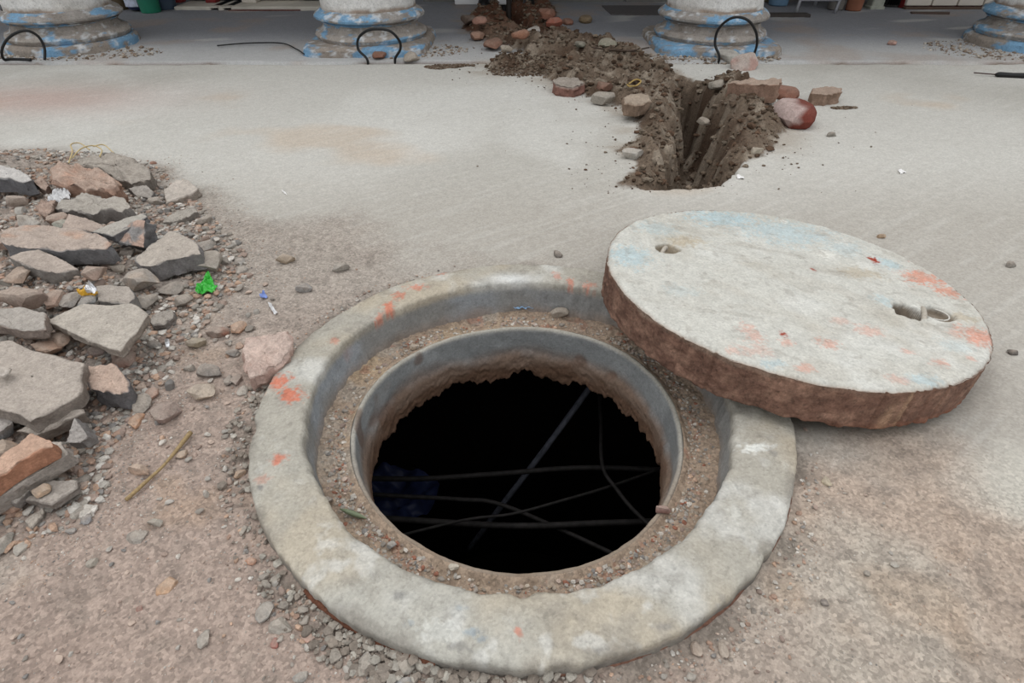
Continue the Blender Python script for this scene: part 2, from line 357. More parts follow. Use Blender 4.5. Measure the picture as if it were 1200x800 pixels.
Ro, Ri, Rh = Rout(ang), Rinn(ang), Rhol(ang)
ragged = .0022*fb2(np.cos(ang)*3+9, np.sin(ang)*3, 4, 5, 1)
chip = np.maximum(fb2(np.cos(ang)*2+5, np.sin(ang)*2, 5, 4, 77)-.25, 0)*.009*(np.sin(ang) < .2)
prof = []
for k, t in enumerate(np.linspace(0, 1, 8)): prof.append((Ro+.004-.004*t+ragged-chip*t, -.05+(ZT-.008+.05)*t))
for t in np.linspace(.15, 1, 4): prof.append((Ro+ragged-chip-.010*t*t, ZT-.008*(1-t)**2*1.0))
inner_lip = Ri+.003*fb2(np.cos(ang)*2, np.sin(ang)*2+4, 9, 3, 2)
outer_lip = Ro+ragged-chip-.010
for t in np.linspace(.05, .96, 30): prof.append((outer_lip*(1-t)+inner_lip*t, ZT+.0025*math.sin(t*math.pi)))
for t in np.linspace(.2, 1, 5): prof.append((inner_lip-.008*t, ZT-.006*t*t))
for t in np.linspace(.08, 1, 16): prof.append((inner_lip-.008-.010*t, ZT-.006-(.10)*t))
def spots(x, y, L):
    m = np.zeros(x.shape)
    for (cx, cy, rx, ry, s) in L:
        d = np.hypot((x-cx)/rx, (y-cy)/ry)+.35*fb2(x+y*.6, y-x*.6, 70, 3, 201)+.45*fb2(x-y*.4, y+x*.4, 190, 2, 203); m = np.maximum(m, s*ss(1.25, .35, d))
    return m
def pxspots(L, z):
    o = []
    for (a, b, w, h, s) in L:
        p = G(a, b, z); t = depth(p); q = G(a, b+h, z); o.append((p[0], p[1], w/F*t, abs(q[1]-p[1]), s))
    return o
or_ring = pxspots([(327, 448, 14, 9, 1), (341, 463, 13, 9, 1), (327, 540, 9, 6, .9), (308, 562, 9, 6, .35), (444, 372, 5, 9, .7), (455, 360, 6, 6, .9), (468, 347, 8, 5, .7), (488, 337, 12, 4, .75), (516, 320, 8, 3, .7), (497, 322, 8, 3, .4),
                   (392, 400, 6, 4, .5), (607, 740, 5, 8, .7), (668, 331, 5, 5, .7), (690, 335, 8, 5, .6), (652, 323, 6, 4, .5), (730, 640, 7, 7, .1)], ZT)
bl_ring = pxspots([(553, 741, 10, 5, .6), (565, 750, 7, 4, .5), (540, 712, 8, 4, .4), (480, 730, 8, 5, .35)], ZT)
dk_ring = pxspots([(305, 572, 6, 4, .8), (470, 696, 7, 7, .6), (536, 758, 16, 6, .5), (905, 531, 7, 4, .5), (778, 735, 10, 5, .5), (848, 702, 7, 7, .35), (700, 762, 12, 4, .4)], ZT)
def col_rim(v):
    x, y, z = v[:, 0]+RC[0], v[:, 1]+RC[1], v[:, 2]; n = len(v); a = np.arctan2(v[:, 1], v[:, 0]); r = np.hypot(v[:, 0], v[:, 1])
    C = np.tile(lin((166, 161, 150)), (n, 1))
    C = mixc(C, lin((182, 182, 176))[None], ss(.2, -.6, y-.6)*ss(.5, -.3, x)*.7)
    C = mixc(C, lin((176, 162, 140))[None], ss(.0, .8, fb2(x, y, 6, 4, 211))*.55)
    C = mixc(C, lin((198, 197, 192))[None], ss(.25, .9, fb2(x, y, 9, 4, 221))*.6)
    C = mixc(C, lin((146, 141, 133))[None], ss(.3, .9, fb2(x, y, 14, 4, 231))*.35)
    C = mixc(C, lin((122, 116, 108))[None], ss(.4, .8, fb2(x, y, 34, 4, 233))*.28); C = mixc(C, lin((208, 207, 202))[None], ss(.35, .8, fb2(x, y, 28, 4, 235))*ss(.3, -.2, y-.6)*.5)
    C = mixc(C, lin((120, 114, 106))[None], ss(.02, .0, np.abs(r-Rout(a))-.004)*ss(-.2, .5, fb2(x, y, 20, 3, 237))*.6)
    C = mixc(C, lin((206, 206, 203))[None], np.exp(-((x-.0)/.06)**2-((y-1.245)/.02)**2)*.9)
    C = mixc(C, lin((206, 206, 200))[None], spots(x, y, pxspots([(885, 525, 20, 6, 1), (520, 740, 30, 14, .5), (860, 600, 10, 14, .4)], ZT)))
    C = mixc(C, lin((196, 112, 86))[None], spots(x, y, or_ring)*.85); C = mixc(C, lin((128, 142, 152))[None], spots(x, y, bl_ring)); C = mixc(C, lin((118, 116, 114))[None], spots(x, y, dk_ring))
    wall = ss(ZT-.012, ZT-.03, z)*(r < .45)
    Wc = mixc(np.tile(lin((138, 137, 134)), (n, 1)), lin((152, 158, 164))[None], ss(-.2, .6, fb3(v+3, 8, 3, 241))*ss(.3, -.3, x)*.8)
    Wc = mixc(Wc, lin((140, 122, 108))[None], ss(-.03, -.075, z+.012*fb3(v+3, 20, 3, 243))*.7)
    Wc = mixc(Wc, lin((150, 96, 72))[None], ss(.5, .8, fb3(v+3, 7, 3, 245))*.5)
    C = mixc(C, Wc, wall)
    side = ss(ZT-.012, ZT-.02, z)*(r > .45)
    Sc = mixc(np.tile(lin((132, 126, 118)), (n, 1)), lin((104, 98, 92))[None], ss(-.2, .5, fb3(v+3, 20, 3, 247))); C = mixc(C, Sc, side)
    return C
lathe_poly('concrete_rim', prof, M_conc, col_rim, manhole, .0022)
# rusted steel band showing along the near foot of the collar
def arcband(name, a0, a1, n, ro, z0, z1, mat, parent, col):
    t = np.linspace(a0, a1, n); R = Rout(t)+ro+.0015*fb2(t*5, t*0, 3, 3, 3); v = []; zz = z1+.004*fb2(t*4, t*0, 4, 3, 33)
    for k, (dr, z) in enumerate(((0, np.full(n, z0)), (.0, zz), (-.004, zz+.0015), (-.012, zz))): v.append(np.stack([(R+dr)*np.cos(t), (R+dr)*np.sin(t), z], 1))
    return raw(name, np.concatenate(v), gridf(4, n)[:, ::-1], mat, parent, col=col)
rustc = lin((98, 62, 46))
tag(arcband('steel_band', -2.25, -1.80, 160, .0035, -.04, .004, M_rust, manhole, rustc), 'rusty brown steel band edge')
tag(arcband('steel_band', -1.52, -.42, 220, .003, -.04, -.002, M_rust, manhole, lin((116, 84, 70))), 'rusty brown steel band edge')
# dirt on the ledge
ZL = -.066
lp = []
for t in np.linspace(0, 1, 60):
    R = (Ri-.012)*(1-t)+(Rh+.008)*t; lp.append((R, ZL+.006*(1-t)**3+.007*ss(.75, 1, t)))
def ledge_z(x, y):
    X, Y = np.asarray(x, float), np.asarray(y, float)
    return .005*fb2(X, Y, 11, 3, 301)+.0035*fb2(X, Y, 60, 3, 303)+.010*ss(-.3, .5, fb2(X, Y, 3, 2, 305))*0
def col_ledge(v):
    x, y = v[:, 0]+RC[0], v[:, 1]+RC[1]; n = len(v)
    C = mixc(np.tile(lin((152, 134, 117)), (n, 1)), lin((168, 148, 124))[None], ss(-.3, .5, fb2(x, y, 8, 4, 311))*ss(.1, -.3, x))
    C = mixc(C, lin((160, 150, 138))[None], ss(.1, .7, fb2(x, y, 14, 4, 313))*.7)
    C = mixc(C, lin((146, 92, 72))[None], ss(.6, .85, fb2(x, y, 24, 3, 315))*.4)
    C = mixc(C, lin((112, 98, 88))[None], ss(.45, .9, fb2(x, y, 5, 4, 317))*.5)
    return C
Pn = []
for kk_, (R, Z) in enumerate(lp):
    X, Y = R*np.cos(ang), R*np.sin(ang); Pn.append(np.stack([X, Y, Z+ledge_z(X+RC[0], Y+RC[1])*(1-.8*float(ss(.8, 1, kk_/59)))], 1))
lv = np.concatenate(Pn); tag(raw('ledge_dirt', lv, gridf(60, NA, True)[:, ::-1], M_ground, manhole, col=col_ledge(lv)), 'tan dirt caked on the recessed ledge', kind='stuff')
# inner neck
zb = -.205+.012*fb2(np.cos(ang)*2+3, np.sin(ang)*2, 5, 5, 321)+.0035*fb2(np.cos(ang)*2+3, np.sin(ang)*2, 26, 4, 329)-.008*np.maximum(fb2(np.cos(ang)*2, np.sin(ang)*2+3, 11, 2, 328)-.3, 0)+.02*np.maximum(fb2(np.cos(ang)+3, np.sin(ang), 9, 3, 323), 0)
near = ss(.25, -.35, np.sin(ang)); lipz = -.057-.004*near
Rh = Rh-.002
cp = [(Rh+.014, lipz-.02), (Rh+.0125, lipz-.005), (Rh+.009, lipz-.001), (Rh+.006, lipz), (Rh+.002, lipz-.002), (Rh, lipz-.008)]
for t in np.linspace(.04, 1, 30):
    cp.append((Rh-.006*t-.006*ss(.45, .6, t)+.003*fb2(np.cos(ang)*2, np.sin(ang)*2+t*2, 12, 3, 331)*ss(.3, 1, t), (lipz-.008)*(1-t)+zb*t))
cp += [(Rh+.01, zb-.006), (Rh+.06, zb-.002), (Rh+.12, np.full(NA, -.19))]
def col_neck(v):
    a = np.arctan2(v[:, 1], v[:, 0]); n = len(v); z = v[:, 2]; w = v+3
    C = mixc(np.tile(lin((134, 136, 136)), (n, 1)), lin((150, 152, 152))[None], ss(-.2, .5, fb3(w, 9, 3, 341)))
    C = mixc(C, lin((168, 162, 150))[None], ss(-.068, -.058, z)*.8)
    C = mixc(C, lin((126, 106, 92))[None], ss(-.10, -.15, z+.02*fb3(w, 10, 3, 343)))
    C = mixc(C, lin((96, 72, 56))[None], ss(-.155, -.185, z+.014*fb3(w, 20, 3, 345))*.9)
    C = mixc(C, lin((104, 78, 62))[None], ss(.45, .7, fb3(w, 13, 2, 347))*.6)
    dn = ss(.0, -.25, v[:, 1]); C = mixc(C, lin((142, 124, 106))[None], dn*.8)
    return C
tag(lathe_poly('inner_neck', cp, M_conc, col_neck, manhole, .0012), 'blue grey inner ring with a ragged brown lower edge')
# the chamber below
def cyl(name, r, z0, z1, mat, c, n=64, kind='structure', flip=True):
    t = np.linspace(0, 2*math.pi, n, endpoint=False); v = np.concatenate([np.stack([c[0]+r*np.cos(t), c[1]+r*np.sin(t), np.full(n, z)], 1) for z in np.linspace(z1, z0, 5)])
    f = gridf(5, n, True).tolist(); o = raw(name, v, f, mat); o['kind'] = kind; return o
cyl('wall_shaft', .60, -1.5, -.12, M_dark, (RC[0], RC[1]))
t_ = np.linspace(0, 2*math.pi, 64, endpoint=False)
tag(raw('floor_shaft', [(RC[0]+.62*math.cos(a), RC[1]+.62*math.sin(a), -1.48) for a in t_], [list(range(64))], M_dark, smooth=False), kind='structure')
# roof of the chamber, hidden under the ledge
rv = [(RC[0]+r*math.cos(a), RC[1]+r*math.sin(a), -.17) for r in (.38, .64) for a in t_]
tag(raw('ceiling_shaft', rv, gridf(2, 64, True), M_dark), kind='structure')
# cables across the chamber
def Gz(pts, z): return [G(a, b, z) for a, b in pts]
M_cable = flat_mat('dirty_cable', (34, 32, 31), .7, .4, 60, .15); M_cable2 = flat_mat('grey_conduit', (78, 80, 88), .7, .35, 40, .2)
ZC = -.46
cab = [('grey conduit slanting down from top right in the hole', [(716, 420), (640, 524), (582, 600), (548, 645)], -.42, .0095, M_cable2, 'conduit'),
       ('long black cable crossing the middle of the hole', [(330, 556), (470, 561), (570, 556), (680, 548), (790, 551), (900, 556)], -.50, .0075, M_cable, 'black_cable'),
       ('black cable sagging below the middle one at left', [(330, 570), (450, 580), (540, 585), (590, 592), (700, 640), (820, 700)], -.52, .006, M_cable, 'black_cable'),
       ('lowest black cable running straight across the hole', [(330, 600), (460, 608), (600, 616), (700, 613), (760, 611), (900, 606)], -.50, .0085, M_cable, 'black_cable'),
       ('thin wire rising from left to right inside the hole', [(420, 640), (540, 610), (600, 602), (660, 586), (720, 568), (800, 540)], -.47, .004, M_cable, 'thin_wire'),
       ('thin cable bending down the right side of the hole', [(700, 420), (704, 490), (706, 545), (722, 572), (745, 600), (790, 640)], -.44, .0055, M_cable, 'thin_cable')]
for lb, pts, z, r, mt, nm in cab: tag(tube(nm, [G(a_, b_, z if nm != 'conduit' else -.30-.25*i_) for i_, (a_, b_) in enumerate(pts)], r, mt), lb, 'cable')
bv = []; nb = 28
for i in range(nb):
    for j in range(nb):
        a = 395+i/(nb-1)*122; b = 545+j/(nb-1)*62
        u, w = i/(nb-1)*2-1, j/(nb-1)*2-1; k = .88/max(1, math.hypot(u, w)/max(abs(u), abs(w), 1e-6)); p = G(456+u*k*68, 577+w*k*34, -.60)
        bv.append((p[0], p[1], p[2]+.03*float(fb2(np.array([p[0]]), np.array([p[1]]), 18, 3, 5)[0])))
tag(raw('plastic_sheet', bv, gridf(nb, nb), flat_mat('blue_plastic', (26, 33, 60), .5, .4, 20, .2)), 'crumpled blue plastic sheet lying below the cables at left', 'plastic')

# ------------------------------------------------------------------ COVER
LC = np.array([.6159, 1.1198, .0835+ZT]); nn = np.array([.0715, .0617, 1.]); nn /= np.linalg.norm(nn); LR, LT = .4004, .090
cover = empty('manhole_cover', LC); tag(cover, 'thick round concrete manhole cover with rusty side leaning half over the collar', 'manhole cover')
from mathutils import Vector, Quaternion
q = Vector((0, 0, 1)).rotation_difference(Vector(nn)); cover.rotation_mode = 'QUATERNION'; cover.rotation_quaternion = q
Rq = np.array(q.to_matrix())
def lidloc(px, py):
    d = ray(px, py); C = LC-np.array([0, 0, CH]); t = (nn@C)/(nn@d); return Rq.T@(d*t-C)
def lidspots(L):
    o = []
    for (a, b, w, h, s) in L:
        p = lidloc(a, b); q1 = lidloc(a+w, b); q2 = lidloc(a, b+h); o.append((p[0], p[1], np.hypot(*(q1-p)[:2]), np.hypot(*(q2-p)[:2]), s))
    return o
NL = 1100; la = np.linspace(0, 2*math.pi, NL, endpoint=False); rs = np.concatenate([[0.0005], np.linspace(.01, 1, 170)])
edge = LR-.0005*0+.0022*fb2(np.cos(la)*3, np.sin(la)*3, 5, 4, 401)-.008*np.maximum(fb2(np.cos(la)*3, np.sin(la)*3, 9, 3, 403)-.55, 0)
Lx = (rs[:, None]*(edge*np.cos(la))[None]).ravel(); Ly = (rs[:, None]*(edge*np.sin(la))[None]).ravel()
lz = .0012*fb2(Lx, Ly, 10, 3, 411)+.0009*fb2(Lx, Ly, 60, 3, 413); rr = np.repeat(rs, NL); lz -= .006*ss(.975, 1.0, rr)
# the two lifting pockets, each with a bar across the middle
pL = lidloc(783, 289); p1 = lidloc(1067, 364); p2 = lidloc(1098, 367)
def pocket(cx, cy, a, b, rot, dp, nz=.25):
    c, s = math.cos(rot), math.sin(rot); u = ((Lx-cx)*c+(Ly-cy)*s)/a; w = (-(Lx-cx)*s+(Ly-cy)*c)/b
    return dp*ss(1.08, .72, np.hypot(u, w)+nz*.4*fb2(Lx, Ly, 60, 2, 421))
dpL = np.maximum(pocket(pL[0], pL[1], .030, .026, .2, .028), .004*np.clip(pocket(pL[0]+.01, pL[1]+.01, .06, .05, 0, 1, 1), 0, 1)); dpR = np.maximum(pocket(p1[0]-.004, p1[1]-.002, .031, .036, .25, .045, .5), pocket(p2[0]+.004, p2[1], .033, .030, .3, .018, .15))
mid = (p1+p2)/2
lz -= np.maximum(dpL, dpR)
orl = lidspots([(1083, 326, 22, 7, 1), (1110, 341, 16, 6, 1), (1080, 308, 10, 3, .5), (1146, 393, 20, 10, .9), (1120, 391, 9, 5, .4), (1102, 425, 10, 4, .6), (1140, 420, 6, 3, .5), (880, 391, 12, 12, .5), (970, 402, 13, 6, .65), (1018, 387, 16, 6, .5), (944, 431, 10, 5, .6), (884, 411, 20, 7, .35), (922, 402, 9, 4, .6), (860, 411, 8, 5, .4), (1052, 445, 12, 5, .4), (985, 375, 12, 4, .35), (1063, 412, 8, 3, .5)])
rdl = lidspots([(918, 391, 5, 3, 1), (1023, 305, 6, 3.5, 1), (952, 316, 3, 2, .9)])
bll = lidspots([(850, 256, 44, 9, .85), (920, 272, 50, 14, .6), (740, 300, 26, 14, .7), (772, 268, 24, 8, .45), (990, 292, 22, 8, .4), (1040, 309, 14, 6, .7), (905, 425, 14, 6, .55), (1085, 445, 20, 6, .6), (1120, 405, 18, 7, .3), (1033, 352, 12, 6, .6), (800, 340, 20, 8, .25)])
whl = lidspots([(970, 299, 11, 5, 1), (917, 259, 4, 2, .9)])
n = len(Lx); C = np.tile(lin((194, 192, 184)), (n, 1)); C = mixc(C, lin((184, 179, 168))[None], ss(-.1, .8, fb2(Lx, Ly, 5, 4, 431))*.7); C = mixc(C, lin((206, 205, 199))[None], ss(.1, .8, fb2(Lx, Ly, 8, 4, 433))*.6)
C = mixc(C, lin((158, 148, 132))[None], ss(.1, .7, fb2(Lx*1.0, Ly*2.0, 9, 4, 435))*ss(.5, -.1, np.hypot(Lx-pL[0]-.12, Ly-pL[1]+.02)*2.2)*.6)
C = mixc(C, lin((166, 192, 200))[None], spots(Lx, Ly, bll)*.8); C = mixc(C, lin((206, 136, 112))[None], spots(Lx, Ly, orl)*.8); C = mixc(C, lin((150, 60, 42))[None], spots(Lx, Ly, rdl)); C = mixc(C, lin((216, 214, 206))[None], spots(Lx, Ly, whl))
C = mixc(C, lin((150, 136, 116))[None], ss(.002, .012, dpL)*.8); C = mixc(C, lin((130, 118, 104))[None], ss(.004, .012, dpR)); 
C = mixc(C, lin((176, 160, 134))[None], spots(Lx, Ly, lidspots([(805, 282, 22, 6, .6), (1010, 320, 26, 6, .5), (1130, 372, 16, 5, .5)])))
C = mixc(C, lin((138, 130, 120))[None], ss(.5, .85, fb2(Lx, Ly, 46, 3, 437))*.28); C = mixc(C, lin((160, 150, 136))[None], ss(.2, .8, fb2(Lx*.9+Ly*.5, Ly*.9-Lx*.3, 16, 4, 439))*.2)
sc = ss(.80, .9, vn2(Lx*14+Ly*50, Ly*14-Lx*3, 441))*ss(.5, .8, vn2(Lx*12, Ly*12, 443)); C = mixc(C, lin((146, 138, 126))[None], sc*.25)
C = mixc(C, lin((150, 132, 118))[None], ss(.985, 1.0, rr)*.7)
raw('concrete_slab', np.stack([Lx, Ly, lz], 1), gridf(len(rs), NL, True), M_conc, cover, col=C)
# rim (rusty side band) and underside
zs = np.linspace(-.005, -LT, 22); sv = []
for k, z in enumerate(zs):
    t = k/21; R = edge-.0005+.0016*fb2(la*9, la*0+z*90, 3, 3, 451)-.006*(t > .98); sv.append(np.stack([R*np.cos(la), R*np.sin(la), z+.003*t*fb2(la*6, la*0, 3, 3, 453)], 1))
sv = np.concatenate(sv); C = mixc(np.tile(lin((112, 84, 71)), (len(sv), 1)), lin((136, 106, 90))[None], ss(-.2, .7, fb3(sv+3, 45, 4, 461)))
C = mixc(C, lin((86, 62, 52))[None], ss(.1, .8, fb3(sv+3, 24, 4, 463))*.6); C = mixc(C, lin((150, 132, 116))[None], ss(-.016, -.006, sv[:, 2]+.006*fb3(sv+3, 22, 3, 465))*ss(.2, -.4, sv[:, 0])*.6)
C = mixc(C, lin((166, 136, 110))[None], (np.exp(-((sv[:, 0]-.045)/.012)**2)*ss(-.01, -.06, sv[:, 2])+np.exp(-((sv[:, 0]-.07)/.006)**2))*(sv[:, 1] < 0)*.6)
C = mixc(C, lin((146, 88, 62))[None], ss(-.07, -.088, sv[:, 2])*ss(-.2, .3, sv[:, 0])*.5)
tag(raw('steel_band', sv, gridf(22, NL, True)[:, ::-1], M_rust, cover, col=C), 'rust brown band around the side')
raw('underside', np.concatenate([[(0, 0, -LT)], sv[-NL:]]), [[0, 1+(i+1) % NL, 1+i] for i in range(NL)], M_conc, cover, col=lin((130, 122, 112)))
def bar(name, c, d, L, r, z, lb=None, colr=(176, 168, 156)):
    d = np.array(d)/np.linalg.norm(d); pts = [np.array([c[0], c[1], z])+np.array([d[0], d[1], 0])*L*s+np.array([0, 0, -.012*abs(s)**3]) for s in np.linspace(-1, 1, 7)]
    o = tube(name, pts, r, M_conc, cover, 10, lin(colr)); 
    if lb: tag(o, lb)
ax = lidloc(1086, 385)-lidloc(1078, 350)
bar('lifting_bar', mid, ax[:2], .036, .0055, .0, 'cement crusted lifting bar in the right hand pocket')
bar('lifting_bar', lidloc(779, 290), (lidloc(772, 297)-lidloc(784, 282))[:2], .024, .005, -.003, 'lifting bar buried in the far left pocket')
rgp = [np.array([p2[0]+.025*math.cos(a)*math.cos(.3)-.023*math.sin(a)*math.sin(.3), p2[1]+.025*math.cos(a)*math.sin(.3)+.023*math.sin(a)*math.cos(.3), -.003]) for a in np.linspace(-2.6, .9, 16)]
tube('pocket_ring', rgp, .0016, M_conc, cover, 6, lin((200, 196, 188)), 2)

# ------------------------------------------------------------------ ROCK BUILDERS
def slab(name, lb, poly, thick, top, side, lift=0.0, tilt=(0, 0), rough=.003, cat='stone', patch=None, group=None, edge_n=110, patchc=(188, 150, 128), bev=.006, parent=None):
    c = np.mean(poly, 0); base = hit(*c); z0 = base[2]+lift+thick*.62
    n = np.array([tilt[0], tilt[1], 1.]); n /= np.linalg.norm(n); P0 = G(c[0], c[1], z0)
    W3 = []
    for a, b in poly:
        d = ray(a, b); t = (n@(P0-np.array([0, 0, CH])))/(n@d); W3.append(np.array([0, 0, CH])+d*t)
    W3 = np.array(W3); cen = W3.mean(0); L = W3-cen; m = len(L)
    ex = np.cross([0, 1, 0], n); ex /= np.linalg.norm(ex); ey = np.cross(n, ex)
    U = np.stack([L@ex, L@ey], 1)
    seg = np.linalg.norm(np.roll(U, -1, 0)-U, axis=1); cum = np.concatenate([[0], np.cumsum(seg)]); tt = np.linspace(0, cum[-1], edge_n, endpoint=False)
    Uc = np.vstack([U, U[:1]]); B = np.stack([np.interp(tt, cum, Uc[:, 0]), np.interp(tt, cum, Uc[:, 1])], 1)
    sd = abs(hash(name+str(poly[0]))) % 1 + int(abs(poly[0][0]*13+poly[0][1]*7)) % 997
    size = np.sqrt(np.ptp(U[:, 0])*np.ptp(U[:, 1])); B = B*(1+.020*fb2(B[:, 0]+5, B[:, 1]+5, 6/size, 3, sd)+.012*fb2(B[:, 0]+5, B[:, 1]+5, 30/size, 2, sd+1))[:, None]
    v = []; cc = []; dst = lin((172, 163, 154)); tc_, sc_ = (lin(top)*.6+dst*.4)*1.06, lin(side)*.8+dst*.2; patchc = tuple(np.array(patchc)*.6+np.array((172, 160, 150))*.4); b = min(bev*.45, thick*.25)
    def layer(scale, z, off, col, rg):
        Q = B*scale; nr = np.linalg.norm(Q, axis=1)[:, None]+1e-9; Q = Q+Q/nr*off
        zz = z+rg*fb2(Q[:, 0]+cen[0], Q[:, 1]+cen[1], 6/size, 4, sd+3)+rg*.35*fb2(Q[:, 0]+cen[0], Q[:, 1]+cen[1], 90, 3, sd+9); v.append(np.stack([Q[:, 0], Q[:, 1], zz], 1)); cc.append(np.tile(col, (edge_n, 1)))
    for s_ in (.02, .15, .3, .45, .6, .74, .86, .95): layer(s_, 0, 0, tc_, rough)
    layer(1, 0, -b, tc_, rough); layer(1, -b*.35, -b*.25, tc_*.6+sc_*.4, rough*.8)
    for t in (.0, .33, .66, 1):
        layer(1, -b-(thick-2*b)*t, 0, sc_, rough*.5); Q = v[-1]; nr = np.linalg.norm(Q[:, :2], axis=1)[:, None]+1e-9
        Q[:, :2] += Q[:, :2]/nr*(thick*.13*fb2(Q[:, 0]+cen[0]+t*7, Q[:, 1]+cen[1]-t*5, 45, 3, sd+5))[:, None]
    layer(.93, -thick, 0, sc_, 0); layer(.02, -thick, 0, sc_, 0)
    v = np.concatenate(v); cc = np.concatenate(cc); nl = len(v)//edge_n
    if patch is not None:
        w = ss(-.1, .5, fb2(v[:, 0]+cen[0], v[:, 1]+cen[1], 4/size, 4, sd+20)+patch)*(np.arange(len(v)) < edge_n*10); cc = mixc(cc, lin(patchc)[None], w*.8)
    cc = cc*(1+.10*fb3(v+cen, 30, 3, sd))[:, None]
    R = np.stack([ex, ey, n], 1); Wv = v@R.T
    f = gridf(nl, edge_n, True)[:, ::-1]
    o = raw(name, Wv, f, M_rock, parent, col=cc, loc=cen); 
    o.data.polygons.foreach_set('use_smooth', [True]*len(o.data.polygons))
    try: o.data.set_sharp_from_angle(angle=math.radians(38))
    except Exception: pass
    return tag(o, lb, cat, group)
def stone(name, lb, px, py, w, h, c, c2=None, seed=None, cat='stone', hz=.55, sub=3, k=13, cut=(.5, .82), lift=0.0, rot=None, kind=None, mat=None, rough=.05, z=None, dust=1.0):
    seed = seed if seed is not None else int(px*7+py*13) % 9973
    p = hit(px, py+h*.25, lift) if z is None else G(px, py+h*.25, z)
    t = depth(p); wx = w/F*t/2
    elev = math.asin(min(.98, (CH-p[2])/math.sqrt(p[0]**2+p[1]**2+(CH-p[2])**2)))
    zh = hz*2*wx*.9; hy = max((h/F*t-zh*math.cos(elev)*.75)/max(math.sin(elev), .2)/2, wx*.45); hy = min(hy, wx*1.6)
    v, f = rockv(seed, sub, k, cut, rough); r = np.random.RandomState(seed)
    v = v*np.array([wx, hy, zh/2]); ro = r.uniform(-.25, .25) if rot is None else rot
    cr, sr = math.cos(ro), math.sin(ro); v = np.stack([v[:, 0]*cr-v[:, 1]*sr, v[:, 0]*sr+v[:, 1]*cr, v[:, 2]], 1)
    u = v/max(wx, 1e-6); C1 = lin(c)*(1-.35*dust)+lin((166, 157, 148))*.35*dust; cc = np.tile(C1, (len(v), 1)); cc = mixc(cc, (lin(c2) if c2 else C1*.7)[None], ss(-.05, .5, fb3(u+3, 1.4, 3, seed+4))*(.9 if c2 else .4)) if name != 'painted_stone' else mixc(cc, lin(c2)[None], ss(-.25, .35, -u[:, 0]*1.1+u[:, 2]*.8+.5*fb3(u+3, 3, 3, seed+4)-.35)*.85)
    dustc = lin((168, 156, 144)); cc = mixc(cc, dustc[None], ss(.0, .7, u[:, 2]*1.5+.4*fb3(u+2, 3, 2, seed))*.5*dust)
    v = v+np.array([0, 0, zh/2*.72]); o = raw(name, v, f, mat or M_rock, col=cc, loc=p)
    try: o.data.set_sharp_from_angle(angle=math.radians(18))
    except Exception: pass
    return tag(o, lb, cat, None, kind)

# ------------------------------------------------------------------ RUBBLE PILE, big pieces
GY, PK, DK = (158, 150, 141), (164, 138, 124), (92, 92, 94)
slab('broken_slab', 'large flat grey slab lying at the left edge, widest piece of the pile', [(-60, 402), (0, 399), (13, 398), (37, 411), (54, 414), (81, 421), (99, 424), (96, 438), (97, 455), (91, 464), (65, 479), (34, 495), (24, 486), (0, 480), (-60, 470)], .030, (160, 149, 139), (120, 110, 102), .035, (.02, -.04), .0025)
slab('broken_slab', 'smooth square-cornered grey slab tilted on top of the pile with a clean edge', [(53, 376), (95, 355), (128, 357), (155, 354), (173, 367), (160, 388), (140, 411), (128, 408), (95, 395)], .020, (166, 158, 147), (132, 122, 112), .050, (-.02, -.06), .0012)
slab('broken_slab', 'long grey slab with a dark gap beneath it at left, behind the widest slab', [(-50, 358), (0, 362), (25, 360), (54, 366), (52, 386), (24, 388), (0, 380), (-50, 376)], .026, (156, 150, 143), (132, 116, 106), .045, (0, -.06), .004)
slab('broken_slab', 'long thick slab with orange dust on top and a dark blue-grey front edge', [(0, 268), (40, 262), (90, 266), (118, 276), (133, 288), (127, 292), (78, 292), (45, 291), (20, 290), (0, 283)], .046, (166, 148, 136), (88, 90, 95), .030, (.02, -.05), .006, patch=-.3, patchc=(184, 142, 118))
slab('broken_slab', 'tilted grey-brown slab with a smooth top in front of the orange dusted slab', [(10, 301), (25, 294), (42, 291), (70, 302), (92, 315), (66, 320), (42, 315)], .040, (160, 145, 134), (116, 112, 108), .025, (.06, -.10), .003)
slab('broken_slab', 'large pale slab leaning at the right end of the pile behind the green wrapper', [(158, 303), (178, 284), (200, 270), (218, 276), (231, 285), (236, 298), (216, 300), (195, 305), (178, 312), (164, 311)], .048, (168, 158, 147), (112, 110, 112), .028, (-.05, -.10), .004)
slab('broken_slab', 'rough grey slab with a scalloped far edge in the middle of the pile top', [(62, 242), (84, 229), (96, 226), (123, 230), (144, 230), (152, 241), (142, 247), (125, 246), (100, 250), (80, 248)], .05, (158, 152, 143), (110, 106, 104), .030, (0, -.12), .008)
slab('broken_slab', 'pinkish flat slab wedged between the rough grey slab and the triangular one', [(80, 250), (100, 255), (122, 264), (108, 271), (72, 268), (74, 262)], .03, (164, 144, 132), (118, 106, 98), .030, (.02, -.1), .003)
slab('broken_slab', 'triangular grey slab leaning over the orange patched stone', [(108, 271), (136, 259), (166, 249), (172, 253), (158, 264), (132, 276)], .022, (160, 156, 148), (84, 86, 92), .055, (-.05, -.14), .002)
slab('broken_slab', 'grey slab half covered, just behind the smooth square-cornered slab', [(112, 334), (130, 333), (151, 335), (158, 346), (151, 355), (115, 353)], .035, (152, 143, 134), (112, 110, 108), .020, (0, -.08), .003)
slab('orange_block', 'orange-brown brick chunk resting on the pale slab at left edge', [(-40, 555), (0, 535), (38, 507), (60, 516), (62, 522), (24, 542), (0, 557), (-30, 580)], .030, (186, 142, 114), (160, 104, 72), .055, (-.10, -.10), .004, cat='brick', patch=-.2, patchc=(196, 120, 84))
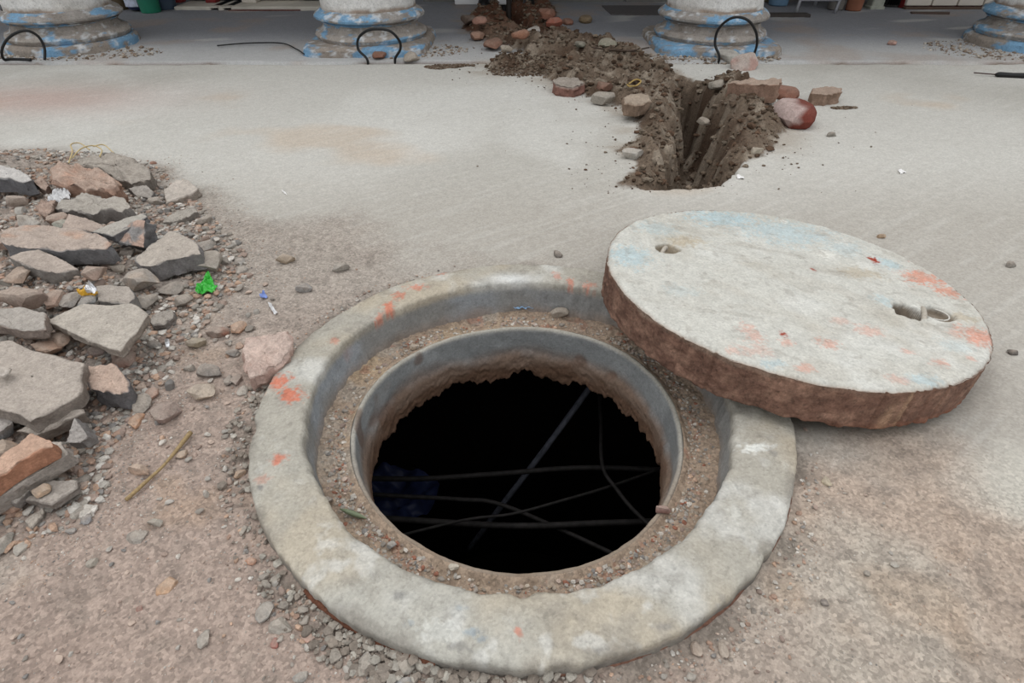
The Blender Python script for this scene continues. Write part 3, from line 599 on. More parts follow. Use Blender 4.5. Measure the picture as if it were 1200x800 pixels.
slab('broken_slab', 'pale grey slab under the orange brick chunk near lower left', [(-50, 590), (0, 560), (40, 532), (60, 517), (71, 517), (80, 531), (40, 556), (0, 583), (-40, 608)], .030, (172, 163, 153), (140, 132, 125), .025, (-.06, -.12), .002)
slab('flat_stone', 'thin flat grey stone at the foot of the pile carrying a tan pebble', [(30, 585), (45, 570), (62, 562), (90, 562), (89, 571), (76, 580), (60, 591), (48, 588)], .016, (158, 150, 142), (108, 100, 94), .012, (0, -.03), .002)
slab('thin_slab', 'long thin slab edge poking out below the widest slab', [(20, 504), (50, 490), (95, 478), (99, 483), (70, 496), (40, 510)], .024, (148, 138, 128), (98, 88, 80), .025, (-.04, -.14), .002)
slab('thin_slab', 'narrow grey sliver under the pale slab at lower left', [(36, 562), (22, 573), (8, 586), (18, 590), (34, 574)], .016, (150, 144, 138), (108, 102, 98), .012, (0, -.05), .002)
slab('pointed_stone', 'sharp triangular grey stone standing point up beside the thin slab edge', [(77, 519), (83, 500), (87, 489), (96, 500), (103, 511), (94, 519)], .04, (146, 142, 140), (118, 116, 116), .030, (.15, -.55), .002)
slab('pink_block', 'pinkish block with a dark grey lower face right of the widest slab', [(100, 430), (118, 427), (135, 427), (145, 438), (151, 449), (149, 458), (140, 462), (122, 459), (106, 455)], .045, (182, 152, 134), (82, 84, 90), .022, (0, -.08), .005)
slab('boulder', 'big rounded reddish-brown lump at the top of the pile', [(56, 196), (68, 190), (82, 191), (100, 195), (125, 201), (138, 212), (141, 222), (126, 225), (104, 221), (82, 217), (62, 213)], .075, (172, 142, 124), (148, 112, 92), .022, (.04, -.22), .013, patch=-.1, patchc=(176, 128, 104), bev=.02)
slab('boulder', 'crumbly grey cement lump with dry straw on it at the far end of the pile', [(86, 190), (106, 180), (130, 179), (155, 184), (176, 198), (176, 208), (155, 213), (138, 207), (112, 198)], .07, (152, 144, 134), (116, 108, 100), .018, (.02, -.16), .012, bev=.018)
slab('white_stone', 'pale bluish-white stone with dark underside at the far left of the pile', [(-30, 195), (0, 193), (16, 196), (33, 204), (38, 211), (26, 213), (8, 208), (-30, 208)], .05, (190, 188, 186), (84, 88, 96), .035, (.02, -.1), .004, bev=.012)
slab('flat_stone', 'pale smooth stone lying alone just right of the pile top', [(192, 223), (198, 216), (206, 211), (221, 211), (233, 221), (226, 227), (211, 232), (194, 237)], .035, (184, 174, 164), (132, 122, 112), .004, (0, -.08), .004, bev=.010)
slab('flat_stone', 'narrow crumbly grey stone right of the pile below the pale smooth stone', [(190, 259), (198, 251), (213, 246), (229, 243), (232, 248), (213, 257), (198, 261)], .025, (152, 146, 137), (104, 98, 92), .004, (0, -.05), .005)
slab('wedge_stone', 'dark-sided grey wedge half buried left of the pale smooth stone', [(150, 221), (160, 217), (172, 217), (180, 225), (176, 232), (160, 230)], .035, (150, 144, 138), (88, 86, 86), .003, (.10, -.25), .004)
slab('flat_stone', 'grey flat stone at the right foot of the smooth square-cornered slab', [(173, 374), (186, 365), (203, 362), (203, 370), (192, 379), (179, 381)], .022, (146, 139, 131), (104, 98, 94), .006, (0, -.06), .003)
slab('pink_rock', 'large pale pink rock leaning against the left rim of the manhole', [(284, 410), (288, 396), (305, 391), (335, 387), (344, 402), (338, 416), (322, 430), (305, 440), (291, 443), (288, 428)], .060, (198, 172, 160), (176, 146, 134), .008, (.03, -.14), .008, bev=.015, patch=-.15, patchc=(186, 156, 144))
slab('flat_stone', 'small kite-shaped pale stone below the flat stone with the pebble', [(28, 610), (38, 602), (52, 594), (49, 604), (36, 618)], .012, (172, 162, 150), (120, 112, 104), .002, (0, 0), .002)
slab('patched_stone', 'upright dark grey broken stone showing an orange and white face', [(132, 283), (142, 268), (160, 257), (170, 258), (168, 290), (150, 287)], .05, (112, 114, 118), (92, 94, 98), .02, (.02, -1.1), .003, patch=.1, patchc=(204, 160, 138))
slab('brown_stone', 'brown broken stone between white plastic scrap and pinkish slab', [(40, 240), (50, 235), (65, 234), (62, 246), (56, 255), (50, 252)], .04, (156, 126, 110), (112, 88, 76), .02, (.05, -.3), .006)
slab('brown_stone', 'small pointed brown stone left of the big reddish-brown lump', [(39, 213), (48, 206), (57, 217), (54, 224), (46, 219)], .03, (162, 134, 118), (110, 88, 76), .02, (.1, -.3), .004)
ST = [('stone', 'orange-tan pebble sitting on the thin flat stone', 50, 573, 20, 17, (200, 168, 138), None, .03), ('stone', 'orange brick scrap at left edge below the pale slab', 13, 595, 28, 18, (178, 134, 108), None, .0),
 ('stone', 'brownish block poking out between two slabs at far left', 4, 527, 44, 34, (164, 136, 114), None, .03), ('stone', 'rounded blue-grey stone at left edge below the widest slab', 4, 502, 42, 26, (118, 124, 132), None, .01),
 ('stone', 'small white stone resting on the widest slab', 6, 435, 20, 15, (188, 180, 172), None, .075), ('stone', 'brown egg-shaped stone under the smooth square-cornered slab', 72, 397, 30, 22, (158, 124, 102), None, .01),
 ('stone', 'dull pink stone below the front corner of the smooth slab', 112, 411, 24, 15, (140, 120, 114), None, .0), ('stone', 'orange stone behind the far edge of the widest slab', 56, 407, 32, 22, (174, 134, 108), None, .015),
 ('stone', 'rough pink chunk right of the smooth slab tip', 147, 417, 30, 24, (174, 144, 130), (150, 120, 108), 0), ('stone', 'rounded grey block in front of the large pale slab', 170, 328, 40, 27, (150, 144, 138), (170, 154, 140), .012),
 ('concrete_lump', 'lumpy pale cement chunk behind the green wrapper', 249, 307, 38, 30, (164, 158, 148), None, .004), ('concrete_lump', 'blocky cement piece touching the right end of the large pale slab', 241, 288, 24, 18, (156, 151, 145), None, .012),
 ('concrete_lump', 'crumbly cement lump below the rounded grey block', 172, 352, 34, 24, (154, 147, 138), None, .0), ('concrete_lump', 'small cement lump left of the green wrapper', 202, 337, 28, 20, (150, 142, 134), None, .0),
 ('concrete_lump', 'knobbly cement lump under the right end of the large slab', 215, 352, 26, 18, (146, 138, 129), None, .0),
 ('pebble', 'upper of two round grey pebbles right of the cement chunk', 281, 306, 13, 10, (158, 154, 150), None, 0), ('pebble', 'lower of two round grey pebbles right of the cement chunk', 284, 316, 14, 13, (160, 156, 150), None, 0),
 ('stone', 'brown stone with a red corner uphill of the big pink rock', 257, 388, 28, 18, (152, 130, 118), (160, 110, 92), 0), ('stone', 'bright orange stone just above the big pink rock', 279, 383, 19, 19, (196, 150, 118), None, 0),
 ('stone', 'olive-tan oval stone midway between slab tip and pink rock', 231, 401, 25, 16, (154, 142, 118), None, 0), ('stone', 'dark grey oval stone left of the big pink rock', 247, 433, 30, 20, (122, 117, 113), None, 0),
 ('stone', 'pale sandy stone below the dark grey oval one', 240, 456, 34, 26, (190, 172, 152), None, 0), ('stone', 'purple-brown boulder near the right foot of the pile', 195, 478, 36, 36, (146, 122, 114), (128, 104, 98), 0),
 ('stone', 'tall whitish grey stone left of the purple-brown boulder', 167, 466, 20, 36, (166, 158, 148), None, .004), ('stone', 'small bright orange-brown stone below the whitish tall one', 160, 489, 16, 24, (192, 138, 98), None, 0),
 ('stone', 'reddish stone between the tall whitish stone and the purple one', 178, 460, 16, 18, (176, 132, 112), None, 0), ('stone', 'small upright pinkish stone below left of the big pink rock', 278, 441, 13, 19, (150, 132, 124), None, 0),
 ('stone', 'slim grey stone beside the small upright pinkish one', 268, 443, 11, 18, (138, 132, 126), None, 0), ('pebble', 'round white pebble just below the big pink rock', 285, 456, 13, 15, (184, 178, 168), None, 0),
 ('pebble', 'pale grey pebble left of the dark grey oval stone', 223, 431, 15, 11, (156, 150, 142), None, 0), ('stone', 'grey stone near the silver foil scrap', 181, 404, 20, 12, (132, 130, 126), None, 0),
 ('stone', 'orange pebble touching the big pink rock at left', 281, 404, 11, 11, (190, 148, 124), None, 0), ('stone', 'dark grey pebble left of the big pink rock', 274, 413, 16, 11, (118, 116, 114), None, 0),
 ('stone', 'flat tan stone alone on the dust up from the grey one', 337, 305, 24, 10, (178, 158, 134), None, 0), ('stone', 'blue-grey angular stone on the dust near the collar, upper left', 357, 336, 20, 14, (142, 142, 142), None, 0),
 ('stone', 'flat grey stone on the dust close to the upper left rim', 399, 315, 22, 8, (150, 146, 138), None, 0), ('stone', 'orange and white flat stone on the soil left of the collar', 163, 550, 27, 15, (200, 166, 142), None, 0),
 ('stone', 'orange-tan pebble beside the upper end of the dry stalk', 215, 531, 14, 13, (190, 160, 132), None, 0), ('stone', 'white oval stone on the soil below the dry stalk', 183, 611, 21, 12, (178, 172, 160), None, 0),
 ('stone', 'wide grey stone half sunk in soil below the white oval one', 162, 628, 28, 22, (148, 142, 134), None, -.008), ('stone', 'blue-grey pebble on bare soil at lower left', 102, 605, 14, 14, (136, 138, 142), None, 0),
 ('stone', 'small slanting blue-grey pebble left of the other one', 84, 621, 13, 10, (150, 154, 156), None, 0), ('stone', 'pale wedge pebble low on the left soil', 110, 657, 16, 13, (168, 162, 150), None, -.002),
 ('clod', 'crumbly orange clod on the soil at lower left', 197, 684, 22, 24, (198, 150, 108), None, -.006), ('pebble', 'dark red pebble low on the soil at left', 164, 711, 10, 9, (138, 70, 56), None, 0),
 ('stone', 'grey pointed stone standing near the bottom edge', 240, 745, 16, 24, (160, 156, 148), None, 0), ('stone', 'grey angular stone by the lower left of the collar', 312, 713, 22, 26, (148, 148, 144), None, 0),
 ('stone', 'pale crumbly stone next to the grey angular one by the collar', 328, 730, 32, 26, (166, 160, 150), None, -.004), ('pebble', 'pink pebble by the lower left of the collar', 360, 744, 14, 17, (190, 138, 118), None, 0),
 ('pebble', 'bright red pebble by the lower left of the collar', 323, 751, 11, 14, (158, 62, 46), None, 0), ('stone', 'grey stone at the bottom edge left of the collar', 354, 789, 21, 17, (152, 152, 148), None, 0),
 ('stone', 'orange-tan stone left of the collar at mid height', 281, 553, 15, 14, (180, 146, 116), None, 0), ('stone', 'orange pebble close to the collar at lower left', 294, 656, 14, 12, (198, 140, 108), None, 0),
 ('stone', 'squarish pale cement crumb below the near rim', 475, 775, 24, 24, (160, 156, 146), None, 0), ('stone', 'curved cement crumb at left under the near rim', 427, 772, 20, 30, (158, 154, 146), None, 0),
 ('stone', 'grey-blue stone at the bottom edge below the near rim', 474, 797, 22, 16, (146, 150, 152), None, 0), ('stone', 'small white stone just below the near right rim', 689, 791, 12, 15, (178, 178, 172), None, 0),
 ('stone', 'upright tan flake in the soil right of the near rim', 847, 757, 12, 24, (172, 156, 140), None, 0), ('stone', 'leaning tan flake left of the other one near the bottom', 816, 757, 14, 20, (162, 142, 126), None, 0),
 ('pebble', 'cream pebble near the rim on the right under the cover', 968, 562, 12, 13, (190, 176, 146), None, 0), ('pebble', 'round white pebble on bare soil at lower right', 1047, 660, 11, 9, (184, 180, 170), None, 0),
 ('pebble', 'grey-green pebble left of the round white one', 1016, 671, 9, 9, (140, 138, 130), None, 0), ('pebble', 'dark grey pebble lowest on the right soil', 966, 704, 11, 10, (104, 98, 96), None, 0),
 ('pebble', 'black stone right of the cover by the frame edge', 1186, 412, 12, 9, (46, 44, 44), None, 0), ('pebble', 'dark grey stone on the slab beyond the right of the cover', 1183, 310, 13, 8, (112, 110, 104), None, 0),
 ('pebble', 'small dark round stone behind the far rim', 653, 297, 12, 11, (98, 94, 90), None, 0), ('pebble', 'tan chip by the far edge of the cover', 1031, 277, 12, 5, (182, 150, 116), None, 0),
 ('pebble', 'grey stone on the slab in front of the painted round stone', 974, 158, 13, 6, (120, 118, 108), None, 0), ('pebble', 'orange-red chip on the far slab beside the pile', 180, 191, 8, 4, (170, 110, 84), None, 0)]
for nm, lb, px, py, w, h, c, c2, lf in ST:
    stone(nm, lb, px, py, w, h, c, c2, lift=lf, sub=3 if w > 14 else 2, cat='pebble' if nm == 'pebble' else 'stone')
for i, (px, py, w, h, c, lb) in enumerate([(24, 322, 26, 22, (178, 148, 128), 'round tan stone below the tilted grey-brown slab'), (9, 330, 18, 10, (120, 116, 108), 'dark oval stone left of the round tan one'), (20, 338, 14, 10, (108, 112, 114), 'small dark blue-grey stone below the round tan one'),
        (65, 349, 24, 22, (172, 138, 120), 'pinkish round stone left of the yellow foil'), (133, 307, 24, 17, (172, 144, 130), 'pink rounded stone by the front of the dusted slab'), (140, 315, 20, 10, (160, 150, 138), 'flat oval grey stone under the pink rounded one'),
        (110, 318, 28, 20, (170, 140, 124), 'pinkish lump above the silver foil'), (150, 297, 20, 12, (154, 144, 136), 'grey stone below the orange patched stone'), (83, 350, 22, 24, (150, 146, 142), 'grey rough stone just left of the foil'),
        (105, 351, 18, 20, (130, 136, 138), 'blue-grey stone wedged behind the smooth slab'), (32, 355, 56, 18, (168, 142, 128), 'long pink lump behind the slab with a dark gap'), (9, 372, 40, 20, (150, 140, 132), 'stone buried at the left end of the gap slab'),
        (136, 266, 24, 13, (174, 138, 122), 'orange-pink stone below the triangular slab corner'), (35, 262, 32, 13, (178, 172, 164), 'pale stone left of the pinkish flat slab'), (68, 256, 20, 16, (172, 142, 126), 'small pink stone left of the pinkish flat slab'),
        (20, 237, 28, 14, (164, 146, 134), 'dusty stone below the bluish-white stone'), (184, 236, 18, 11, (164, 156, 148), 'small pale stone left of the pale smooth stone'), (72, 262, 16, 12, (152, 158, 146), 'greenish grey chip by the small pink stone'),
        (6, 285, 22, 14, (168, 140, 126), 'pink stone at the left end of the dusted slab'), (88, 470, 22, 16, (120, 92, 74), 'brown stone shaded under the widest slab'), (78, 548, 20, 12, (160, 132, 114), 'tan stone between pale slab and flat stone'), (4, 632, 22, 28, (150, 148, 140), 'grey stone cut by the left edge below the pile'),
        (225, 300, 18, 10, (150, 142, 134), 'small stone on the near edge of the large pale slab'), (240, 258, 18, 12, (156, 150, 141), 'squarish cement piece up from the cement chunk')]):
    stone('stone', lb, px, py, w, h, c, lift=.022 if px < 130 and 210 < py < 520 else .004, sub=3)

# stones and bricks along the trench
RED, BRN = (146, 84, 66), (138, 108, 88)
slab('brick', 'long brown brick lying across the head of the spoil on the right', [(854, 97), (881, 91), (896, 94), (904, 91), (916, 92), (913, 99), (880, 99)], .085, (150, 122, 102), (138, 104, 84), .045, (0, -.1), .005, cat='brick')
slab('brick', 'half brick standing alone at the right of the trench', [(952, 104), (967, 101), (986, 103), (986, 108), (970, 111), (953, 109)], .085, (146, 118, 98), (128, 100, 80), .0, (.02, -.05), .005, cat='brick')
slab('brick', 'dark red half brick with a grey top left of the trench', [(647, 94), (655, 90), (676, 91), (686, 97), (672, 102), (652, 100)], .065, (132, 122, 112), (112, 62, 48), .0, (0, -.05), .005, cat='brick', bev=.03)
slab('brick', 'brown brick stuck in the soil on the near left of the trench', [(730, 114), (740, 109), (760, 110), (763, 118), (748, 122), (732, 121)], .055, (148, 128, 106), (122, 98, 78), .012, (0, -.1), .005, cat='brick', bev=.012)
for nm, lb, px, py, w, h, c, c2, lf, cat in [
 ('painted_stone', 'large round dark red stone with a worn white painted patch', 927, 134, 47, 36, (112, 52, 42), (186, 168, 162), .0, 'stone'), ('brick_piece', 'broken red brick piece behind the painted round stone', 918, 109, 30, 19, (132, 84, 66), None, .0, 'brick'),
 ('white_rock', 'pinkish white angular rock in front of the right pillar', 871, 75, 35, 20, (200, 184, 176), (176, 142, 132), 0, 'stone'), ('white_rock', 'whitish rock behind the pinkish one at the right pillar', 854, 68, 30, 18, (188, 184, 176), None, 0, 'stone'),
 ('stone', 'grey rock at the left end of the long brown brick', 843, 101, 27, 14, (150, 144, 132), None, .03, 'stone'), ('stone', 'greenish grey stone at the far side of the trench', 712, 52, 22, 12, (128, 128, 108), None, .0, 'stone'),
 ('stone', 'small dark green-grey stone left of the larger greenish one', 679, 53, 14, 8, (96, 100, 84), None, .01, 'stone'), ('stone', 'round olive-brown stone on the paved walk', 686, 22, 16, 15, (124, 104, 74), None, 0, 'stone'),
 ('brick_piece', 'reddish brick piece beside the round olive stone', 665, 25, 13, 12, (138, 92, 74), None, 0, 'brick'), ('white_rock', 'white rock by the spoil at the far end of the trench', 626, 36, 18, 14, (196, 190, 184), None, .02, 'stone'),
 ('brick_piece', 'flat red brick scrap by the far spoil', 647, 29, 24, 7, (140, 74, 54), None, .01, 'brick'), ('stone', 'brown stone inside the wire loop at the middle pillar', 446, 64, 17, 14, (126, 80, 60), None, 0, 'stone'),
 ('stone', 'pale lump of rubble right of the loop at the middle pillar', 481, 67, 22, 12, (168, 158, 146), None, 0, 'stone'), ('stone', 'large grey-tan rock embedded near the yellow band', 707, 117, 30, 14, (146, 140, 130), None, .01, 'stone'),
 ('brick_piece', 'dark reddish clod right of the dark red half brick', 707, 102, 22, 12, (112, 76, 60), None, .02, 'brick'), ('stone', 'flat pale stone at the end of the yard near the far spoil', 593, 58, 16, 6, (170, 158, 142), None, .01, 'stone'),
 ('brick_piece', 'brown brick lump on the near side of the far spoil', 578, 52, 22, 15, (126, 88, 70), None, .01, 'brick'), ('brick_piece', 'dusty brick lump left of the deep part of the far trench', 560, 42, 18, 13, (150, 114, 94), None, .01, 'brick'),
 ('brick_piece', 'dark brick at the left end of the far spoil heap', 548, 25, 22, 10, (84, 66, 56), None, .02, 'brick'), ('brick_piece', 'pinkish brick on top of the far spoil heap', 562, 25, 18, 9, (150, 108, 92), None, .05, 'brick'),
 ('brick_piece', 'red brick lump on the right of the far spoil heap', 640, 17, 22, 12, (122, 74, 54), None, .04, 'brick'), ('brick_piece', 'orange-brown brick lump in the middle of the far trench', 610, 42, 22, 10, (138, 92, 68), None, .03, 'brick'),
 ('clod', 'grey clod inside the trench wall at right', 823, 140, 14, 14, (140, 130, 116), None, .02, 'stone'), ('broken_concrete', 'broken white concrete lip at the left of the near trench end', 741, 181, 26, 15, (182, 178, 170), None, 0, 'stone'),
 ('brick_piece', 'pink and white crushed cup on the paved walk at right', 1044, 51, 12, 6, (196, 150, 136), None, 0, 'litter'), ('stone', 'pale stone at the near right corner of the trench', 885, 178, 18, 8, (168, 158, 142), None, .0, 'stone')]:
    stone(nm if 'cup' not in lb else 'crushed_cup', lb, px, py, w, h, c, c2, lift=lf, cat=cat, hz=.62 if w > 30 else .5, k=4 if 'round' in lb else 11, cut=(.8, .95) if 'round' in lb else (.55, .85), dust=.1 if nm == 'painted_stone' else .8 if 'grey' in lb or 'white' in lb else .35)
# ------------------------------------------------------------------ small pebbles, each a thing
PAL = [(164, 158, 150), (148, 140, 131), (172, 154, 141), (154, 136, 125), (186, 179, 170), (134, 130, 126), (178, 150, 130), (156, 149, 140)]
protos = []
for i in range(14):
    v, f = rockv(900+i, 2, 12, (.45, .82), .06); v = v*np.array([1, rnd.uniform(.6, .95), rnd.uniform(.4, .65)])
    c = PAL[i % len(PAL)]; C = lin(c)*(1+.15*fb3(v+3, 2, 2, i))[:, None]
    me_o = raw('pebble', v, f, M_peb, col=C, smooth=False); protos.append(me_o)
used = [False]*len(protos)
def place_pebble(p, r, lb, grp, pi=None, sink=.25):
    i = pi if pi is not None else rnd.randrange(len(protos)); src = protos[i]
    if used[i]: o = src.copy(); COL.objects.link(o)
    else: o = src; used[i] = True
    o.location = (p[0], p[1], p[2]+r*.5*(1-sink)); o.scale = (r, r, r); o.rotation_euler = (rnd.uniform(-.3, .3), rnd.uniform(-.3, .3), rnd.uniform(0, 6.28))
    cw = CW[(i % len(PAL))]; tag(o, cw+' '+lb, 'pebble', cw+' '+grp)
def inpoly(x, y, P): return sdist(np.array([x]), np.array([y]), np.array(P, float))[0] > 0
CW = ['grey', 'brownish grey', 'pinkish', 'reddish brown', 'pale', 'dark grey', 'orange-brown', 'grey']
def scatter_px(poly, n, lo, hi, lb, grp, lift=0.0):
    k = 0; xs = [p[0] for p in poly]; ys_ = [p[1] for p in poly]
    while k < n:
        a, b = rnd.uniform(min(xs), max(xs)), rnd.uniform(min(ys_), max(ys_))
        if not inpoly(a, b, poly): continue
        p = hit(a, b); 
        if np.hypot(p[0]-RC[0], p[1]-RC[1]) < .515: continue
        r = rnd.triangular(lo, hi, lo)/F*depth(p)/2; place_pebble((p[0], p[1], p[2]+lift), r, lb, grp); k += 1
scatter_px([(0, 185), (150, 200), (250, 262), (285, 330), (240, 395), (200, 455), (110, 500), (60, 560), (0, 600)], 118, 8, 19, 'small stone filling the gaps between the broken slabs', 'small stones in the rubble pile')
scatter_px([(190, 370), (300, 310), (330, 350), (285, 400), (280, 500), (280, 600), (200, 560), (150, 500)], 62, 6, 13, 'small stone scattered on the soil between rubble pile and collar', 'small stones between pile and collar')
scatter_px([(0, 640), (140, 560), (290, 600), (340, 700), (420, 760), (500, 790), (0, 800)], 40, 5, 12, 'little pebble loose on the soil at the lower left', 'pebbles on the lower left soil')
scatter_px([(936, 500), (1000, 520), (1060, 640), (990, 760), (880, 800), (700, 798), (870, 720), (930, 620)], 20, 4, 9, 'little pebble loose on the soil at the lower right', 'pebbles on the lower right soil')
scatter_px([(300, 650), (400, 745), (560, 785), (640, 800), (420, 800), (330, 740)], 26, 7, 18, 'small cement crumb lying against the near left foot of the collar', 'cement crumbs at the foot of the collar')
for k in range(46):
    a = rnd.choice([rnd.uniform(1.7, 4.6), rnd.uniform(1.2, 2.9), rnd.uniform(3.3, 4.6)]); t = rnd.uniform(.15, .85)
    R = float(Rinn(np.array([a]))[0]-.03)*(1-t)+float(Rhol(np.array([a]))[0]+.02)*t; x, y = RC[0]+R*math.cos(a), RC[1]+R*math.sin(a)
    place_pebble((x, y, ZL+float(ledge_z(np.array([x]), np.array([y]))[0])), rnd.triangular(.0025, .009, .003), 'small stone lying in the dirt on the recessed ledge', 'small stones on the ledge')
for i, u in enumerate(used):
    if not u: bpy.data.objects.remove(protos[i])
# specific bits on the ledge
def on_ledge(px, py): 
    p = G(px, py, ZL+.002); return p
def ledge_stone(lb, px, py, w, h, c, cat='pebble', nm='pebble'): stone(nm, lb, px, py, w, h, c, z=ZL+.007, sub=2, cat=cat)
ledge_stone('white angular tile chip on the near part of the ledge', 532, 663, 13, 10, (226, 218, 200), 'tile chip', 'tile_chip')
ledge_stone('dull red chip at the hole edge, lower right of the ledge', 778, 597, 20, 12, (156, 104, 96), 'brick chip', 'brick_chip')
ledge_stone('red stone on the far part of the ledge left of the blue scrap', 570, 362, 11, 7, (160, 84, 66))
ledge_stone('pale grey stone on the near left of the ledge', 440, 655, 22, 18, (152, 150, 146)); ledge_stone('grey stone on the left ledge near the rim', 383, 584, 17, 14, (150, 142, 134))
ledge_stone('cream pebble on the far left part of the ledge', 485, 405, 11, 9, (186, 168, 146)); ledge_stone('greyish lump on the far right part of the ledge', 655, 366, 24, 13, (160, 150, 136))
ledge_stone('bluish white stone near the bottom of the left ledge', 460, 637, 14, 10, (176, 178, 178)); ledge_stone('dark grey pebble on the far ledge near the hole', 658, 380, 7, 6, (84, 80, 76)); ledge_stone('tan stone on the near right of the ledge', 723, 678, 15, 10, (172, 152, 126))
# ------------------------------------------------------------------ loose grit (uncountable)
def grit(name, X, Y, Z, R, cols, mat, lb=None, cat=None, parent=None, flat=.6):
    v0, f0 = ico(1); v0 = v0[:12] if False else v0; n = len(X); nv = len(v0)
    rs_ = RS.uniform(.55, 1.1, (n, 1, 3)); rs_[:, :, 2] *= flat; jit = 1+RS.uniform(-.25, .25, (n, nv, 1)); V_ = v0[None]*jit*rs_*R[:, None, None]
    a = RS.uniform(0, 6.28, n); c, s = np.cos(a)[:, None], np.sin(a)[:, None]; x = V_[:, :, 0]*c-V_[:, :, 1]*s; y = V_[:, :, 0]*s+V_[:, :, 1]*c
    P = np.stack([x+X[:, None], y+Y[:, None], V_[:, :, 2]+Z[:, None]], -1).reshape(-1, 3)
    f = (f0[None]+np.arange(n)[:, None, None]*nv).reshape(-1, 3); C = np.repeat(cols, nv, 0)
    o = raw(name, P, f, mat, parent, col=C, smooth=False); tag(o, lb, cat, None, 'stuff'); return o
def rndcols(n, pal, v=.18):
    P = lin(np.array(pal)); c = P[RS.randint(0, len(pal), n)]; return c*RS.uniform(1-v, 1+v, (n, 1))
def cand(n, region):
    x0, x1, y0, y1 = region; y = RS.uniform(0, 1, n); y = y0*(y1/y0)**y; x = RS.uniform(x0, x1, n); return x, y
x, y = cand(230000, (-2.6, 1.6, .25, 2.2)); rr = np.hypot(x-RC[0], y-RC[1])
w = ss(-.03, .2, sdist(x, y, DUST))*(.16+.5*ss(.0, .6, fb2(x, y, 5, 3, 501))+.9*np.exp(-((rr-.54)/.035)**2))+1.5*ss(-.25, .05, sdist(x, y, RUB))*ss(-.4, .4, fb2(x, y, 8, 2, 503)+.4)
w = w*(1+.9*ss(.5, -.2, x)*ss(.5, .9, y)); w *= (rr > .512)*(1-.75*ss(.45, .9, x-.3*0)*(rr > .6)); w *= 1+1.6*ss(-.2, .1, sdist(x, y, RUB)); k = RS.uniform(0, 1, len(x)) < w*.24; x, y = x[k], y[k]
R = .0011+.0030*RS.power(.35, len(x))[::1]*RS.uniform(0, 1, len(x))**2; R += (sdist(x, y, RUB) > -.05)*RS.uniform(0, 1, len(x))**3*.011
R += (np.abs(rr[k]-.53) < .02)*RS.uniform(0, 1, len(x))**2*.004
grit('gravel', x, y, ground_h(x, y)+R*.25, R, rndcols(len(x), PAL+[(160, 134, 118), (196, 190, 182)]), M_rock, 'loose fine gravel and grit strewn over the dusty soil around the collar and pile', 'gravel')
print('grit', len(x))
a = RS.uniform(0, 2*math.pi, 8000); t = RS.uniform(.02, .98, len(a)); R_ = (Rinn(a)-.02)*(1-t)+(Rhol(a)+.012)*t; X, Y = R_*np.cos(a), R_*np.sin(a)
k = RS.uniform(0, 1, len(a)) < .25+.75*ss(-.1, .5, fb2(X, Y, 9, 3, 511)+.35*(Y < -.05)); X, Y = X[k], Y[k]; R = .001+.0050*RS.uniform(0, 1, len(X))**3.5
grit('ledge_gravel', X, Y, ZL+ledge_z(X+RC[0], Y+RC[1])+R*.3, R, rndcols(len(X), PAL+[(150, 104, 86), (196, 188, 178), (160, 144, 126), (150, 138, 124), (168, 156, 142)]), M_rock, 'fine gravel lying on the ledge', None, manhole)
a = np.concatenate([np.clip(RS.normal(-1.85, .22, 750), -2.35, -1.4), RS.normal(-3.25, .09, 130), RS.normal(-2.75, .3, 120)]); R_ = Rout(a)+.004+.05*RS.uniform(0, 1, len(a))**1.8; X, Y = RC[0]+R_*np.cos(a), RC[1]+R_*np.sin(a); R = .002+.009*RS.uniform(0, 1, len(a))**2.5
grit('cement_rubble', X, Y, ground_h(X, Y)+R*.2+.006*RS.uniform(0, 1, len(a)), R, rndcols(len(a), [(152, 144, 134), (140, 130, 120), (164, 158, 148), (132, 122, 112)]), M_rock, 'crumbled grey cement packed along the near left foot of the collar', 'cement')
# clods in and around the trench
x, y = RS.uniform(SOIL[:, 0].min(), SOIL[:, 0].max(), 26000), RS.uniform(SOIL[:, 1].min(), SOIL[:, 1].max(), 26000)
d = sdist(x, y, SOIL); k = (d > -.02) & (RS.uniform(0, 1, len(x)) < .9*ss(-.02, .05, d)); x, y = x[k][:8000], y[k][:8000]; R = .003+.020*RS.uniform(0, 1, len(x))**5
soilpal = [(106, 92, 78), (116, 102, 88), (122, 108, 94), (80, 64, 52), (98, 78, 64), (128, 116, 102), (92, 78, 66)]
grit('soil_clods', x, y, ground_h(x, y)+R*.25, R, rndcols(len(x), soilpal, .2), M_soil, 'crumbly dark brown clods of soil dug out along the trench', 'soil')
x, y = RS.uniform(-.4, 2.6, 9000), RS.uniform(1.8, 4.2, 9000); d = sdist(x, y, SOIL); k = (d < 0) & (RS.uniform(0, 1, len(x)) < .5*np.exp(d/.10)); x, y = x[k], y[k]; R = .002+.006*RS.uniform(0, 1, len(x))**3
grit('soil_crumbs', x, y, ground_h(x, y)+R*.3, R, rndcols(len(x), soilpal, .2), M_soil, 'scattered dark soil crumbs on the pale slab beside the trench', 'soil')
